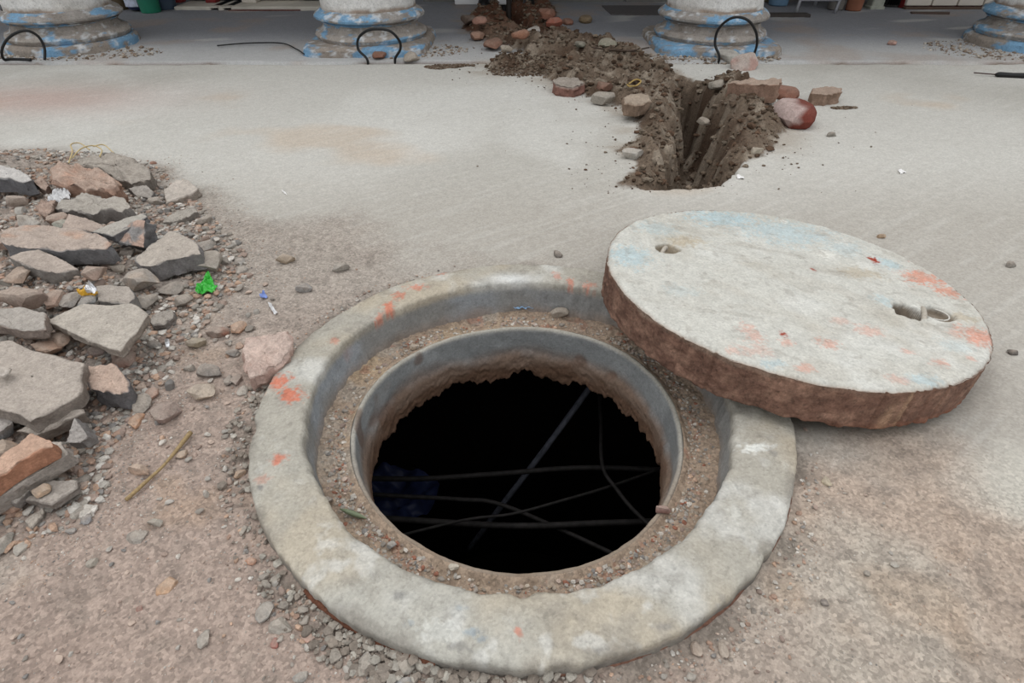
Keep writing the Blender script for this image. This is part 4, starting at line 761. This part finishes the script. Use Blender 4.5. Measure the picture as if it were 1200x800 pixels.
# thin spill of soil at the left of the trench
for poly, lb in (([(495, 79), (520, 77), (545, 76), (556, 78), (530, 81), (505, 82)], 'thin dark streak of soil on the slab left of the trench'), ([(566, 84), (580, 78), (615, 76), (650, 80), (650, 90), (620, 91), (590, 90), (570, 87)], 'low dark patch of soil spilled at the near left of the trench'), ([(975, 127), (990, 125), (1003, 127), (990, 130)], 'small dark smear of soil below the half brick standing alone')):
    Pg = GP(poly); x, y = RS.uniform(Pg[:, 0].min(), Pg[:, 0].max(), 2600), RS.uniform(Pg[:, 1].min(), Pg[:, 1].max(), 2600); d = sdist(x, y, Pg)+.02*fb2(x, y, 15, 2, 3); k = d > 0; x, y = x[k][:1400], y[k][:1400]
    R = .003+.008*RS.uniform(0, 1, len(x))**2; grit('soil_spill', x, y, ground_h(x, y)+R*.2, R, rndcols(len(x), soilpal, .15), M_soil, lb, 'soil')

# ------------------------------------------------------------------ litter and twigs
def sheet(name, lb, poly, mat, cat, lift=.01, crump=.012, z=None, n=22, thick=.0008):
    c = np.mean(poly, 0); p0 = hit(*c) if z is None else G(c[0], c[1], z); P = GP(poly, p0[2]+lift); cen = P.mean(0); L = P-cen; m = 60
    seg = np.linalg.norm(np.roll(L, -1, 0)-L, axis=1); cum = np.concatenate([[0], np.cumsum(seg)]); tt = np.linspace(0, cum[-1], m, endpoint=False); Lc = np.vstack([L, L[:1]])
    B = np.stack([np.interp(tt, cum, Lc[:, 0]), np.interp(tt, cum, Lc[:, 1])], 1); v = []
    for s in np.linspace(.02, 1, n): v.append(np.c_[B*s, crump*(np.abs(fb2(B[:, 0]*s+3, B[:, 1]*s+3, 70, 3, 9))*1.4)*(.6+.4*s)])
    v = np.concatenate(v); f = gridf(n, m, True)[:, ::-1]; o = raw(name, v, f, mat, loc=(cen[0], cen[1], p0[2]+lift*.6)); sm = o.modifiers.new('thickness', 'SOLIDIFY'); sm.thickness = thick
    o.data.polygons.foreach_set('use_smooth', [False]*len(o.data.polygons)); return tag(o, lb, cat)
sheet('plastic_wrapper', 'crumpled bright green plastic wrapper at the right foot of the pile', [(229, 342), (231, 334), (240, 328), (246, 322), (250, 330), (250, 334), (256, 337), (253, 341), (244, 342), (234, 345)], flat_mat('green_plastic', (62, 176, 62), .3, .3, 60, .6), 'wrapper', .010, .014)
sheet('plastic_scrap', 'crumpled clear-white plastic scrap on the upper part of the pile', [(52, 230), (60, 222), (68, 215), (80, 222), (79, 229), (68, 235), (58, 233)], flat_mat('white_plastic', (205, 204, 204), .3, .1, 60, .6), 'plastic', .045, .014)
sheet('foil_wrapper', 'yellow and orange foil wrapper among the stones of the pile', [(88, 336), (98, 335), (112, 337), (112, 342), (104, 340), (90, 341)], flat_mat('yellow_foil', (206, 160, 50), .35, .2, 60, .5), 'wrapper', .035, .014)
sheet('foil_scrap', 'silver foil scrap just above the yellow wrapper', [(97, 334), (104, 330), (110, 331), (109, 336), (99, 337)], flat_mat('silver_foil', (226, 226, 228), .25, .1, 60, .8, metal=.6), 'foil', .045, .014)
sheet('foil_scrap', 'tiny silver foil scrap on the stones below the smooth slab tip', [(194, 400), (199, 400), (199, 408), (195, 409)], flat_mat('silver_foil_small', (226, 226, 228), .25, .1, 60, .8, metal=.6), 'foil', .004, .006)
sheet('plastic_scrap', 'small white scrap on the bare slab up from the collar', [(330, 223), (335, 226), (337, 229), (332, 226)], flat_mat('white_scrap', (232, 230, 228), .5, .05), 'plastic', .002, .004)
sheet('plastic_scrap', 'white scrap on the slab at the upper right of the cover', [(1052, 200), (1058, 199), (1062, 202), (1055, 204)], bpy.data.materials['white_scrap'], 'plastic', .002, .004)
sheet('plastic_scrap', 'small white scrap beside the near right end of the trench', [(863, 206), (872, 207), (872, 210), (864, 209)], bpy.data.materials['white_scrap'], 'plastic', .002, .004)
sheet('plastic_scrap', 'small blue scrap on the soil above the big pink rock', [(304, 346), (310, 343), (314, 348), (307, 351)], flat_mat('blue_scrap', (120, 140, 196), .4, .15), 'plastic', .003, .006)
sheet('plastic_scrap', 'pale blue strip lying on the far part of the ledge', [(600, 358), (615, 356), (641, 355), (640, 358), (616, 362), (602, 361)], flat_mat('pale_blue_strip', (142, 176, 208), .4, .15), 'plastic', .006, .006, z=ZL+.010)
sheet('plastic_scrap', 'tiny dark blue scrap on the left part of the ledge', [(395, 439), (401, 437), (404, 441), (398, 445)], flat_mat('deep_blue_scrap', (66, 62, 150), .4, .2), 'plastic', .003, .004, z=ZL+.014)
sheet('plastic_scrap', 'twisted whitish strip of plastic on the soil above the pink rock', [(314, 355), (318, 357), (325, 366), (322, 369), (317, 362)], bpy.data.materials['white_plastic'], 'plastic', .003, .006)
def onground(pts, up=.004): return [hit(a, b)+np.array([0, 0, up]) for a, b in pts]
M_straw = flat_mat('dry_straw', (150, 128, 92), .8, .25, 200); M_twig = flat_mat('dark_twig', (74, 60, 50), .8, .3, 100)
tag(tube('dry_stalk', onground([(150, 589), (175, 566), (197, 545), (225, 510)], .008), [.0035, .003, .0025, .0045], M_straw), 'long dry brown stalk lying on the soil below the pile', 'stalk')
tag(tube('green_leaf', [G(398+k*4.5, 596+k*1.6, ZL+.012+.004*math.sin(k)) for k in range(8)], [.001, .004, .005, .004, .001], flat_mat('dull_leaf', (112, 122, 96), .6)), 'dull green leaf sliver on the left ledge', 'leaf')
straw = empty('straw', hit(100, 188)); tag(straw, 'wisps of dry straw on the crumbly grey lump at the far end of the pile', 'straw')
for pts in ([(84, 198), (88, 184), (86, 176), (96, 174), (108, 182)], [(88, 192), (98, 181), (112, 177), (122, 182), (120, 190)], [(112, 178), (124, 176), (134, 184), (140, 190)]):
    v, f = tubevf(smoothpath([hit(a, b, .045)-np.array(straw.location)+np.array([0, 0, .02]) for a, b in pts]), .0022, 6); raw('wisp', v, f, flat_mat('pale_straw', (196, 176, 132), .8), straw)
tag(tube('twig', onground([(693, 60), (715, 63), (738, 64), (760, 60)], .02), [.003, .006, .006, .004], M_twig), 'dark twig lying at the far side of the trench by the right pillar', 'twig')
tag(tube('rubber_band', onground([(736, 106), (744, 101), (750, 103), (745, 108), (737, 109), (734, 107)], .030), .0035, flat_mat('yellow_band', (176, 148, 88), .6)), 'curled yellow band lying on the spoil', 'band')
tag(tube('iron_wire', onground([(255, 56), (290, 53), (330, 53), (348, 60), (357, 66)], .012), .004, M_black, n=8), 'thin dark wire lying on the paved walk between the two left pillars', 'wire')
to = empty('hand_tool', hit(1170, 90)); tag(to, 'thin pointed tool with a thick black handle lying at the right edge', 'tool'); tp = [hit(a, b)+np.array([0, 0, .012])-np.array(to.location) for a, b in ((1140, 88), (1165, 90), (1185, 91), (1215, 92))]
v, f = tubevf(smoothpath(tp[:2]+[tp[1]*.9+tp[2]*.1]), [.003, .006, .006][:1][0], 8); raw('blade', v, f, flat_mat('dark_steel', (70, 50, 46), .4, metal=.6), to)
P = smoothpath(tp[1:], 6); v, f = tubevf(P, np.interp(np.linspace(0, 1, len(P)), [0, .1, .5, 1], [.006, .014, .012, .016]), 10); raw('handle', v, f, M_black, to)
# twists of wire standing at the pillars
for lb, pts in (('black cable loop bent round on itself in front of the leftmost pillar', [(55, 76), (52, 56), (45, 43), (32, 36), (18, 39), (7, 48), (2, 60), (6, 72), (18, 79), (40, 78)]), ('black cable arch with both ends in the ground at the second pillar', [(430, 69), (420, 58), (420, 45), (430, 36), (444, 34), (458, 37), (468, 48), (469, 58), (463, 69)]), ('black cable arch rising behind the whitish rocks at the third pillar', [(843, 66), (838, 52), (841, 36), (852, 24), (865, 20), (878, 25), (886, 38), (887, 52), (883, 66)])):
    ps = [V(a, b, 3.60+.03*math.sin(i)) for i, (a, b) in enumerate(pts)]
    if 'arch' in lb: ps = [ps[0]-np.array([0, 0, .05])]+ps+[ps[-1]-np.array([0, 0, .05])]
    else: 
        for q_ in ps: q_[2] = max(q_[2], .02)
    tag(tube('cable_loop', ps, .0072, M_black, seg=10, n=8), lb, 'cable')

# ------------------------------------------------------------------ PILLARS
BLUE = lin((112, 158, 192))
def pillar(pxc, yc, sq, lb, seed, zofs=0):
    t = yc*cT+(CH-.15)*sT; xc = (pxc-600)/F*t; root = empty('pillar', (xc, yc, 0)); tag(root, lb, 'pillar'); n = 160; a = np.linspace(0, 2*math.pi, n, endpoint=False)
    def part(name, prof, ex, mixp, seeds, base=(150, 140, 130), lbl=None):
        v = []
        if name != 'plinth': prof = [(r, z*.90 if z < 1 else z) for r, z in prof]
        for r, z in prof:
            s_ = (np.abs(np.cos(a))**ex+np.abs(np.sin(a))**ex)**(-1/ex); v.append(np.stack([r*s_*np.cos(a), r*s_*np.sin(a), np.full(n, z)], 1))
        v = np.concatenate(v); ff = gridf(len(prof), n, True); w = v+np.array([5+xc, 5, 5.]); d = fb3(w, 14, 4, seeds); rad = v[:, :2]/(np.linalg.norm(v[:, :2], axis=1)[:, None]+1e-9)
        v[:, :2] += rad*(.006*d)[:, None]
        C = np.tile(lin(base), (len(v), 1)); C = mixc(C, lin((126, 117, 108))[None], ss(.0, .6, fb3(w, 14, 4, seeds+1, .65))*.6)
        C = mixc(C, BLUE[None]*np.ones(3), ss(.0, .22, fb3(w*np.array([1, 1, 3.0]), 6.5, 5, seeds+2, .65)+mixp)*(.85)); C = mixc(C, lin((206, 208, 210))[None], ss(.2, .5, fb3(w, 24, 4, seeds+3, .65)+mixp*.4)*.7)
        if mixp > 2: C = np.tile(lin((214, 212, 208)), (len(v), 1)); dirt = ss(.015, .0, v[:, 2]-prof[0][1]-.012+.012*fb3(w, 20, 3, seeds+5)); C = mixc(C, lin((140, 122, 106))[None], dirt*.9); C = mixc(C, lin((196, 192, 186))[None], ss(.1, .6, fb3(w, 5, 3, seeds+6))*.6)
        o = raw(name, v, ff, M_paint, root, col=C)
        if lbl: o['label'] = lbl
    def dense(pr, m=5): return [((1-t)*pr[i][0]+t*pr[i+1][0], (1-t)*pr[i][1]+t*pr[i+1][1]) for i in range(len(pr)-1) for t in np.linspace(0, 1, m, endpoint=False)]+[pr[-1]]
    part('plinth', dense([(.37, -.03), (.375, .01), (.37, .045), (.355, .06), (.30, .064), (.1, .065)]), 7 if sq else 2, -.06, seed, (146, 136, 126), 'lowest tier with flaking blue paint')
    part('lower_moulding', dense([(.325, .058), (.335, .075), (.345, .095), (.335, .115), (.30, .13), (.285, .16), (.28, .178)]), 2, -.16, seed+20, (158, 150, 142), 'scuffed lower moulding')
    part('upper_moulding', dense([(.275, .165), (.297, .170), (.303, .177), (.295, .181), (.31, .186), (.333, .196), (.336, .21), (.325, .225), (.305, .238), (.288, .25)]), 2, -.04, seed+40, (150, 144, 138), 'rounded upper moulding with worn blue paint')
    part('shaft', dense([(.288, .243), (.284, .262), (.280, .5), (.27, 1.5), (.262, 2.9), (.262, 3.02)], 12), 2, 5, seed+60, lbl='white painted shaft')
pillar(76, 4.08, 0, 'leftmost round pillar with white shaft and blue flaked base', 11)
pillar(434, 4.08, 1, 'second pillar from the left, blue flaked base on a squarish plinth', 31)
pillar(834, 4.08, 1, 'third pillar, right of the trench, with whitish rocks at its foot', 51)
pillar(1222, 4.10, 0, 'rightmost pillar cut off by the right edge of the photo', 71)
# rubble skirts at pillar feet
for k, (a, b, rx, ry, lb) in enumerate([(90, 64, .52, .2, 'crumbled plaster dust around the foot of the leftmost pillar'), (470, 62, .42, .2, 'crumbled plaster and grit around the foot of the second pillar'), (835, 70, .42, .12, 'crumbled plaster along the foot of the third pillar'), (1165, 60, .42, .3, 'low spread of broken mortar left of the rightmost pillar')]):
    c = G(a, b); m = 700; th = RS.uniform(0, 6.28, m); q_ = np.sqrt(RS.uniform(0, 1, m)); x = c[0]+rx*q_*np.cos(th); y = c[1]+ry*q_*np.sin(th); R = .003+.013*RS.uniform(0, 1, m)**3
    grit('plaster_crumbs', x, y, ground_h(x, y)+R*.3, R, rndcols(m, [(158, 146, 132), (140, 124, 110), (180, 172, 162), (120, 104, 90)]), M_rock, lb, 'crumbs')

# ------------------------------------------------------------------ BUILDING BEHIND
M_wall = flat_mat('shopfront_wall', (92, 88, 84), .85); M_roof = flat_mat('roof_concrete', (150, 148, 144), .9); M_white = flat_mat('white_step', (196, 190, 178), .7, .1, 12); M_dd = flat_mat('dark_shutter', (38, 42, 46), .6, .2, 8)
M_dgreen = flat_mat('dark_green_shutter', (34, 50, 46), .6, .2, 8); M_redd = flat_mat('dark_red_paint', (122, 40, 38), .6); M_cream = flat_mat('cream_tiles', (200, 192, 180), .5, .06, 8)
def X_at(px, y, z=0.0): return (px-600)/F*(y*cT+(CH-z)*sT)
YW = 5.95
tag(box('wall_back', -8, 8, YW, YW+.2, -.05, 4.2, M_wall, bv=0), kind='structure')
tag(box('ceiling', -8, 8, 3.7, YW+.2, 3.0, 3.18, M_roof, bv=.01), kind='structure')
def th(name, lb, cat, x, y, z=0.0): return tag(empty(name, (x, y, z)), lb, cat)
def lbox(name, r, x0, x1, y0, y1, z0, z1, m, bv=.004):
    L = r.location; return box(name, x0-L[0], x1-L[0], y0-L[1], y1-L[1], z0-L[2], z1-L[2], m, r, bv)
# left: white threshold with two dark drain holes, shutters with red posts behind it
yl = 5.36; xa, xb = X_at(205, yl), X_at(384, yl)
o = th('door_step', 'long white door step with two small dark drain holes at upper left', 'step', (xa+xb)/2, yl+.2)
hx = [X_at(252, yl), X_at(267, yl)]; ed = [xa, hx[0]-.03, hx[0]+.03, hx[1]-.03, hx[1]+.03, xb]
for i in range(5):
    if i % 2 == 0: lbox('step_block', o, ed[i], ed[i+1], yl, YW-.02, 0, .036, M_white, .006)
    else: lbox('drain_hole', o, ed[i], ed[i+1], yl+.06, YW-.02, 0, .036, M_black, .002); lbox('step_block', o, ed[i], ed[i+1], yl, yl+.07, .026, .0365, M_white, .001)
for k, (a, b, m_, lb) in enumerate([(224, 246, M_dd, 'dark shutter panel left of the red post above the white step'), (256, 286, M_dd, 'dark shutter panel between the red post and the cream panel'), (304, 352, M_cream, 'cream wall panel above the white step'), (356, 382, M_dd, 'dark panel at the right end of the white step')]):
    x0, x1 = X_at(a, yl+.3), X_at(b, yl+.3); o = th('shutter' if m_ is M_dd else 'wall_panel', lb, 'shutter' if m_ is M_dd else 'panel', (x0+x1)/2, yl+.3, .036)
    for j in range(18): lbox('slat', o, x0, x1, yl+.3, yl+.33, .04+j*.12, .04+j*.12+.113, m_, .006)
for a, b, lb, nm in [(203, 215, 'dark red board at the left end of the white step', 'red_board'), (246, 255, 'narrow dark red post above the white step', 'red_post'), (288, 302, 'cream post at the middle of the white step', 'cream_post')]:
    x0, x1 = X_at(a, yl+.22), X_at(b, yl+.22); o = th(nm, lb, 'post', (x0+x1)/2, yl+.24, .036); lbox('shaft', o, x0, x1, yl+.2, yl+.28, .04, 2.6, M_cream if 'cream' in nm else M_redd, .006); lbox('foot', o, x0-.01, x1+.01, yl+.19, yl+.285, .036, .08, M_cream if 'cream' in nm else M_redd, .004)
# door mats
def mat_thing(lb, poly, c, nm='door_mat'):
    P = GP(poly); zc = .017; v = [(x, y, z) for z in (.004, zc) for x, y in P]; nP = len(P); f = [list(range(nP-1, -1, -1)), list(range(nP, 2*nP))]+[[i, (i+1) % nP, nP+(i+1) % nP, nP+i] for i in range(nP)]
    tag(raw(nm, v, f, flat_mat(nm+lb[:6].strip(), c, .95, .2, 60), smooth=False), lb, 'mat')
mat_thing('thin reddish-brown mat on the paved walk in front of the white step', [(268, 14.5), (352, 14.0), (362, 10.5), (340, 10.8), (290, 12.5)], (104, 72, 66)); mat_thing('dark grey mat on the paved walk left of the third pillar', [(716, 19.5), (775, 19.8), (790, 9), (705, 9)], (84, 80, 80)); mat_thing('thin dark strip on the walk in front of the cream panelled wall', [(1068, 18), (1112, 18.3), (1112, 16.5), (1066, 16.2)], (84, 68, 60), 'floor_strip')
# containers
def pot(name, lb, cat, px, py, w, h, c, taper=.85, rough=.5, rimc=None, metal=0):
    p = G(px, py); t = depth(p); r = w/F*t/2; p = np.array([p[0], p[1]+r*taper, .01]); o = th(name, lb, cat, p[0], p[1], .01); n = 48; a = np.linspace(0, 2*math.pi, n, endpoint=False)
    pr = [(0, 0), (r*taper*.97, 0), (r*taper, .01), (r*(taper+.5*(1-taper)), h*.5), (r, h-.03), (r-.008, h-.03), (r*taper-.01, .02), (0, .02)]
    v = np.concatenate([np.stack([q*np.cos(a), q*np.sin(a), np.full(n, z)], 1) for q, z in pr]); raw('body', v, gridf(len(pr), n, True), flat_mat(name+'_body', c, rough, .15, 10, metal=metal), o)
    pr = [(r, h-.04), (r+.012, h-.035), (r+.014, h-.01), (r+.004, h), (r-.01, h-.004)]; v = np.concatenate([np.stack([q*np.cos(a), q*np.sin(a), np.full(n, z)], 1) for q, z in pr]); raw('rim', v, gridf(len(pr), n, True), flat_mat(name+'_rim', rimc or c, rough, .1, 10), o); return o
pot('plastic_tub', 'green plastic tub standing behind the leftmost pillar', 'tub', 173, 18, 27, .36, (40, 122, 96), .8); pot('brown_barrel', 'dark brown round bin right behind the leftmost pillar', 'bin', 138, 14, 26, .5, (92, 78, 58), .85)
pot('blue_bin', 'dark blue-grey bin right of the green tub', 'bin', 192, 14, 24, .42, (62, 76, 92), .9); pot('blue_drum', 'pale blue drum right of the third pillar', 'drum', 915, 9, 24, .5, (104, 134, 160), .9); pot('steel_tub', 'dull grey metal tub between the chair and the clay pot', 'tub', 982, 14, 20, .36, (116, 112, 106), .9)
pot('clay_pot', 'terracotta pot with a red upper part left of the white post', 'pot', 1003, 15, 22, .34, (136, 88, 66), .8, .8, (130, 50, 44)); pot('olive_bin', 'olive bin just right of the third pillar', 'bin', 896, 4, 12, .45, (110, 106, 82), .9)
# bag with a white print
p = G(156, 17); o = th('sack', 'dark blue sack with a white print between brown bin and green tub', 'sack', p[0], p[1]+.1); v, f = rockv(77, 3, 5, (.8, .95), .05); raw('body', v*np.array([.09, .08, .2])+np.array([0, 0, .19]), f, flat_mat('navy_sack', (48, 56, 92), .6), o)
pv = [(-.05+.1*i/6, -.083+.006*math.cos(i), .05+.13*j/4) for j in range(5) for i in range(7)]; tag(raw('print', pv, gridf(5, 7), flat_mat('white_print', (190, 196, 214), .6, .25, 40), o), 'pale printed patch')
# metal chair at right
cxa = X_at(938, 5.25); o = th('chair', 'metal chair with thin pale legs right of the blue drum', 'chair', cxa+.12, 5.36)
for (a, b, yy) in ((-.17, -.15, -.13), (.14, .16, -.13), (-.15, -.12, .25), (.14, .13, .25)):
    v, f = tubevf(smoothpath([(a, yy, .0), (a+.02, yy, .22), (b, yy, .45)]), .013, 8); raw('leg', v, f, flat_mat('chair_steel', (176, 176, 180), .3, .05, metal=.7), o)
v, f = boxvf(-.21, .21, -.18, .28, .44, .475, .012); raw('seat', v, f, flat_mat('chair_seat', (92, 90, 96), .6), o, smooth=False); v, f = boxvf(-.2, .2, .26, .29, .58, .88, .01); raw('backrest', v, f, bpy.data.materials['chair_seat'], o, smooth=False)
for s in (-.19, .19): v, f = tubevf(smoothpath([(s, .25, .45), (s, .275, .7), (s, .28, .88)]), .012, 8); raw('back_post', v, f, bpy.data.materials['chair_steel'], o)
v, f = tubevf(smoothpath([(-.16, -.13, .10), (.0, -.13, .1), (.15, -.13, .10)]), .009, 8); raw('stretcher', v, f, bpy.data.materials['chair_steel'], o)
p = G(925, 22); tag(box('wooden_plank', p[0]-.22, p[0]+.16, p[1]-.0, p[1]+.09, .002, .03, flat_mat('dark_plank', (64, 58, 54), .8)), 'dark low plank on the walk at the right of the third pillar', 'plank')
# right: white post, black gap, cream panelled wall with dark skirting
yr = 5.42; x0, x1 = X_at(1020, yr), X_at(1034, yr); o = th('white_post', 'dirty white post between the clay pot and the black curtain', 'post', (x0+x1)/2, yr+.05); lbox('shaft', o, x0, x1, yr, yr+.1, 0, 2.6, flat_mat('dirty_white', (158, 160, 148), .7), .008); lbox('foot', o, x0-.01, x1+.01, yr-.01, yr+.11, 0, .03, bpy.data.materials['dirty_white'], .006)
x0, x1 = X_at(1037, yr), X_at(1058, yr); nC = 40; cv = [(x0+(x1-x0)*i/nC, yr+.08+.02*math.sin(i*1.3), z) for z in np.linspace(.03, 2.4, 6) for i in range(nC+1)]; c_ = raw('infill', cv, gridf(6, nC+1), M_black); c_.modifiers.new('t', 'SOLIDIFY').thickness = .006; tag(c_, 'black ribbed curtain standing in for the dark gap beside the cream panelled wall', 'infill')  # black sheet added to stand in for the darkness of the gap
x0, x1 = X_at(1059, yr), X_at(1240, yr); o = th('panelled_wall', 'cream wall panels above a dark skirting at the upper right', 'wall panels', (x0+x1)/2, yr+.1)
npn = 6
for i in range(npn):
    for j in range(6): lbox('panel', o, x0+(x1-x0)*i/npn+.004, x0+(x1-x0)*(i+1)/npn-.004, yr, yr+.06, .032+j*.45, .032+j*.45+.442, M_cream, .006)
lbox('backing', o, x0, x1, yr+.03, yr+.1, .0, 2.8, M_redd, 0); lbox('skirting', o, x0, x1, yr-.012, yr+.05, .0, .026, flat_mat('brown_skirting', (86, 68, 56), .8), .006)
# middle: dark green shutters behind, two white boxes, dark sill
for k, (a, b, lb) in enumerate([(640, 730, 'dark green shutter behind the digging man'), (732, 800, 'dark green shutter left of the third pillar'), (497, 560, 'dark shutter behind the two white boxes')]):
    x0, x1 = X_at(a, YW-.1), X_at(b, YW-.1); o = th('shutter', lb, 'shutter', (x0+x1)/2, YW-.05)
    for j in range(18): lbox('slat', o, x0+.01, x1-.01, YW-.12, YW-.03, .03+j*.13, .03+j*.13+.122, M_dgreen, .01)
    lbox('sill', o, x0, x1, YW-.16, YW-.02, 0, .03, flat_mat('grey_sill', (104, 104, 98), .8), .004)
for a, b, lb in [(533, 562, 'white box left of the digging man'), (577, 597, 'white box between the legs of the digging man')]:
    yb = 5.62; x0, x1 = X_at(a, yb), X_at(b, yb); o = th('white_box', lb, 'box', (x0+x1)/2, yb+.15, .01); lbox('body', o, x0, x1, yb, yb+.3, .012, .36, flat_mat('white_card', (222, 222, 222), .6, .04), .006); lbox('lid', o, x0-.006, x1+.006, yb-.006, yb+.306, .33, .375, bpy.data.materials['white_card'], .006)

# ------------------------------------------------------------------ the man digging at the far end (only his feet and trouser hems reach into the photo)
def skin(name, verts, edges, rad, mat, parent, sub=2, rootv=0, loc=(0, 0, 0)):
    me = bpy.data.meshes.new(name); me.from_pydata([tuple(v) for v in verts], edges, []); o = bpy.data.objects.new(name, me); COL.objects.link(o); o.parent = parent; o.location = loc
    o.modifiers.new('skin', 'SKIN'); 
    for i, s in enumerate(me.skin_vertices[0].data): s.radius = (rad[i], rad[i]) if not isinstance(rad[i], tuple) else rad[i]; s.use_root = (i == rootv)
    m = o.modifiers.new('sub', 'SUBSURF'); m.levels = sub; m.render_levels = sub; me.materials.append(mat); return o
fl, fr = G(567, 17), G(619, 13); man = th('person', 'person in pinkish-grey trousers and black shoes standing at the far end of the trench', 'person', (fl[0]+fr[0])/2, (fl[1]+fr[1])/2+.05, .03)
M_skin = flat_mat('brown_skin', (128, 88, 66), .6); M_tr = flat_mat('pinkish_trousers', (150, 122, 122), .9, .2, 30); M_shirt = flat_mat('grey_shirt', (120, 116, 124), .9, .1, 20); M_hair = flat_mat('black_hair', (22, 19, 18), .7)
fxl, fxr = fl[0]-man.location[0], fr[0]-man.location[0]; hz_ = .88
B = [(0, .18, hz_), (0, .14, 1.02), (0, .0, 1.24), (0, -.14, 1.40), (0, -.22, 1.47), (0, -.28, 1.55), (-.1, .17, .84), (fxl*.75, .0, .50), (fxl, .03, .09), (fxl, -.06, .03), (.1, .17, .84), (fxr*.75, .0, .50), (fxr, .03, .09), (fxr, -.06, .03),
     (-.19, -.12, 1.36), (-.24, -.22, 1.10), (-.07, -.36, .96), (.19, -.12, 1.36), (.25, -.24, 1.12), (.05, -.36, 1.06)]
Eb = [(0, 1), (1, 2), (2, 3), (3, 4), (4, 5), (0, 6), (6, 7), (7, 8), (8, 9), (0, 10), (10, 11), (11, 12), (12, 13), (3, 14), (14, 15), (15, 16), (3, 17), (17, 18), (18, 19)]
rb = [(.15, .12), (.14, .11), (.16, .11), (.14, .1), .055, .05, .09, .06, .042, .035, .09, .06, .042, .035, .055, .042, .03, .055, .042, .03]
body = skin('body', B, Eb, rb, M_skin, man)
hv, hf = ico(3); hv = hv*np.array([.075, .095, .115]); hv[:, 1] -= .02*np.exp(-((hv[:, 0]/.02)**2+((hv[:, 2]+.01)/.03)**2))*(hv[:, 1] < 0); hv[:, 1] += .008*(np.exp(-(((np.abs(hv[:, 0])-.03)/.014)**2+((hv[:, 2]-.02)/.014)**2)))*(hv[:, 1] < 0)
ca, sa = math.cos(.55), math.sin(.55); hv = np.stack([hv[:, 0], hv[:, 1]*ca-hv[:, 2]*-sa*-1, hv[:, 1]*sa*1+hv[:, 2]*ca], 1)
raw('head', hv+np.array([0, -.33, 1.62]), hf, M_skin, man); k = (hv[:, 2] > .02) | (hv[:, 1] > .03); fk = hf[k[hf].all(1)]; raw('hair', hv*1.06+np.array([0, -.328, 1.625]), fk, M_hair, man)
for s in (-1, 1):
    v, f = ico(2); raw('ear', v*np.array([.01, .02, .03])+np.array([s*.078, -.32, 1.61]), f, M_skin, man)
skin('trousers', [(0, .16, 1.0), (-.1, .17, .84), (fxl*.75, .0, .5), (fxl, .03, .10), (.1, .17, .84), (fxr*.75, .0, .5), (fxr, .03, .10)], [(0, 1), (1, 2), (2, 3), (0, 4), (4, 5), (5, 6)], [(.17, .14), .11, .085, .075, .11, .085, .075], M_tr, man)
skin('shirt', [(0, .15, .99), (0, .0, 1.24), (0, -.13, 1.39), (-.19, -.12, 1.36), (-.235, -.2, 1.16), (.19, -.12, 1.36), (.245, -.22, 1.18)], [(0, 1), (1, 2), (2, 3), (3, 4), (2, 5), (5, 6)], [(.16, .13), (.175, .125), (.15, .11), .07, .06, .07, .06], M_shirt, man)
for s, x in ((-1, fxl), (1, fxr)):
    v, f = ico(3); v = v.copy(); v[:, 2] = np.maximum(v[:, 2], -.45); v = v*np.array([.048, .135, .06]); v[:, 0] *= 1-.25*np.clip(-v[:, 1]/.135, 0, 1)*0; o_ = raw('shoe', v+np.array([x, -.06, .032]), f, M_black, man); o_['label'] = 'black shoe'
for s, w_ in ((-1, B[16]), (1, B[19])):
    w_ = np.array(w_)
    for j in range(4):
        b0 = w_+np.array([-.0, -.012, .028-.019*j]); L = [.9, 1, .95, .8][j]; c0 = np.array([0, -.41, .97+.05*s])
        pts = [b0, b0+np.array([-s*.02, -.035*L, 0]), b0+np.array([-s*.055*L, -.05, 0]), b0+np.array([-s*.07*L, -.028, 0])]; v, f = tubevf(smoothpath(pts, 4), .0088, 8); raw('finger', v, f, M_skin, man)
    v, f = tubevf(smoothpath([w_+np.array([0, .01, .02]), w_+np.array([-s*.035, .0, .05]), w_+np.array([-s*.06, -.015, .055])], 4), .010, 8); raw('thumb', v, f, M_skin, man)
bt = V(590, 44, 4.35); tb = th('crowbar', 'dark iron digging bar held upright in the far trench', 'tool', X_at(597, 4.86), 4.86, -.1)
L = np.array(tb.location); top_ = np.array([man.location[0]-.0, man.location[1]-.42, 1.25]); v, f = tubevf(smoothpath([np.zeros(3), (top_-L)*.5, top_-L]), .02, 10); raw('bar', v, f, flat_mat('dark_iron', (44, 38, 34), .6, metal=.4), tb)
v, f = boxvf(-.035, .035, -.012, .012, -.06, .05, .008); raw('chisel_tip', v, f, bpy.data.materials['dark_iron'], tb, smooth=False)
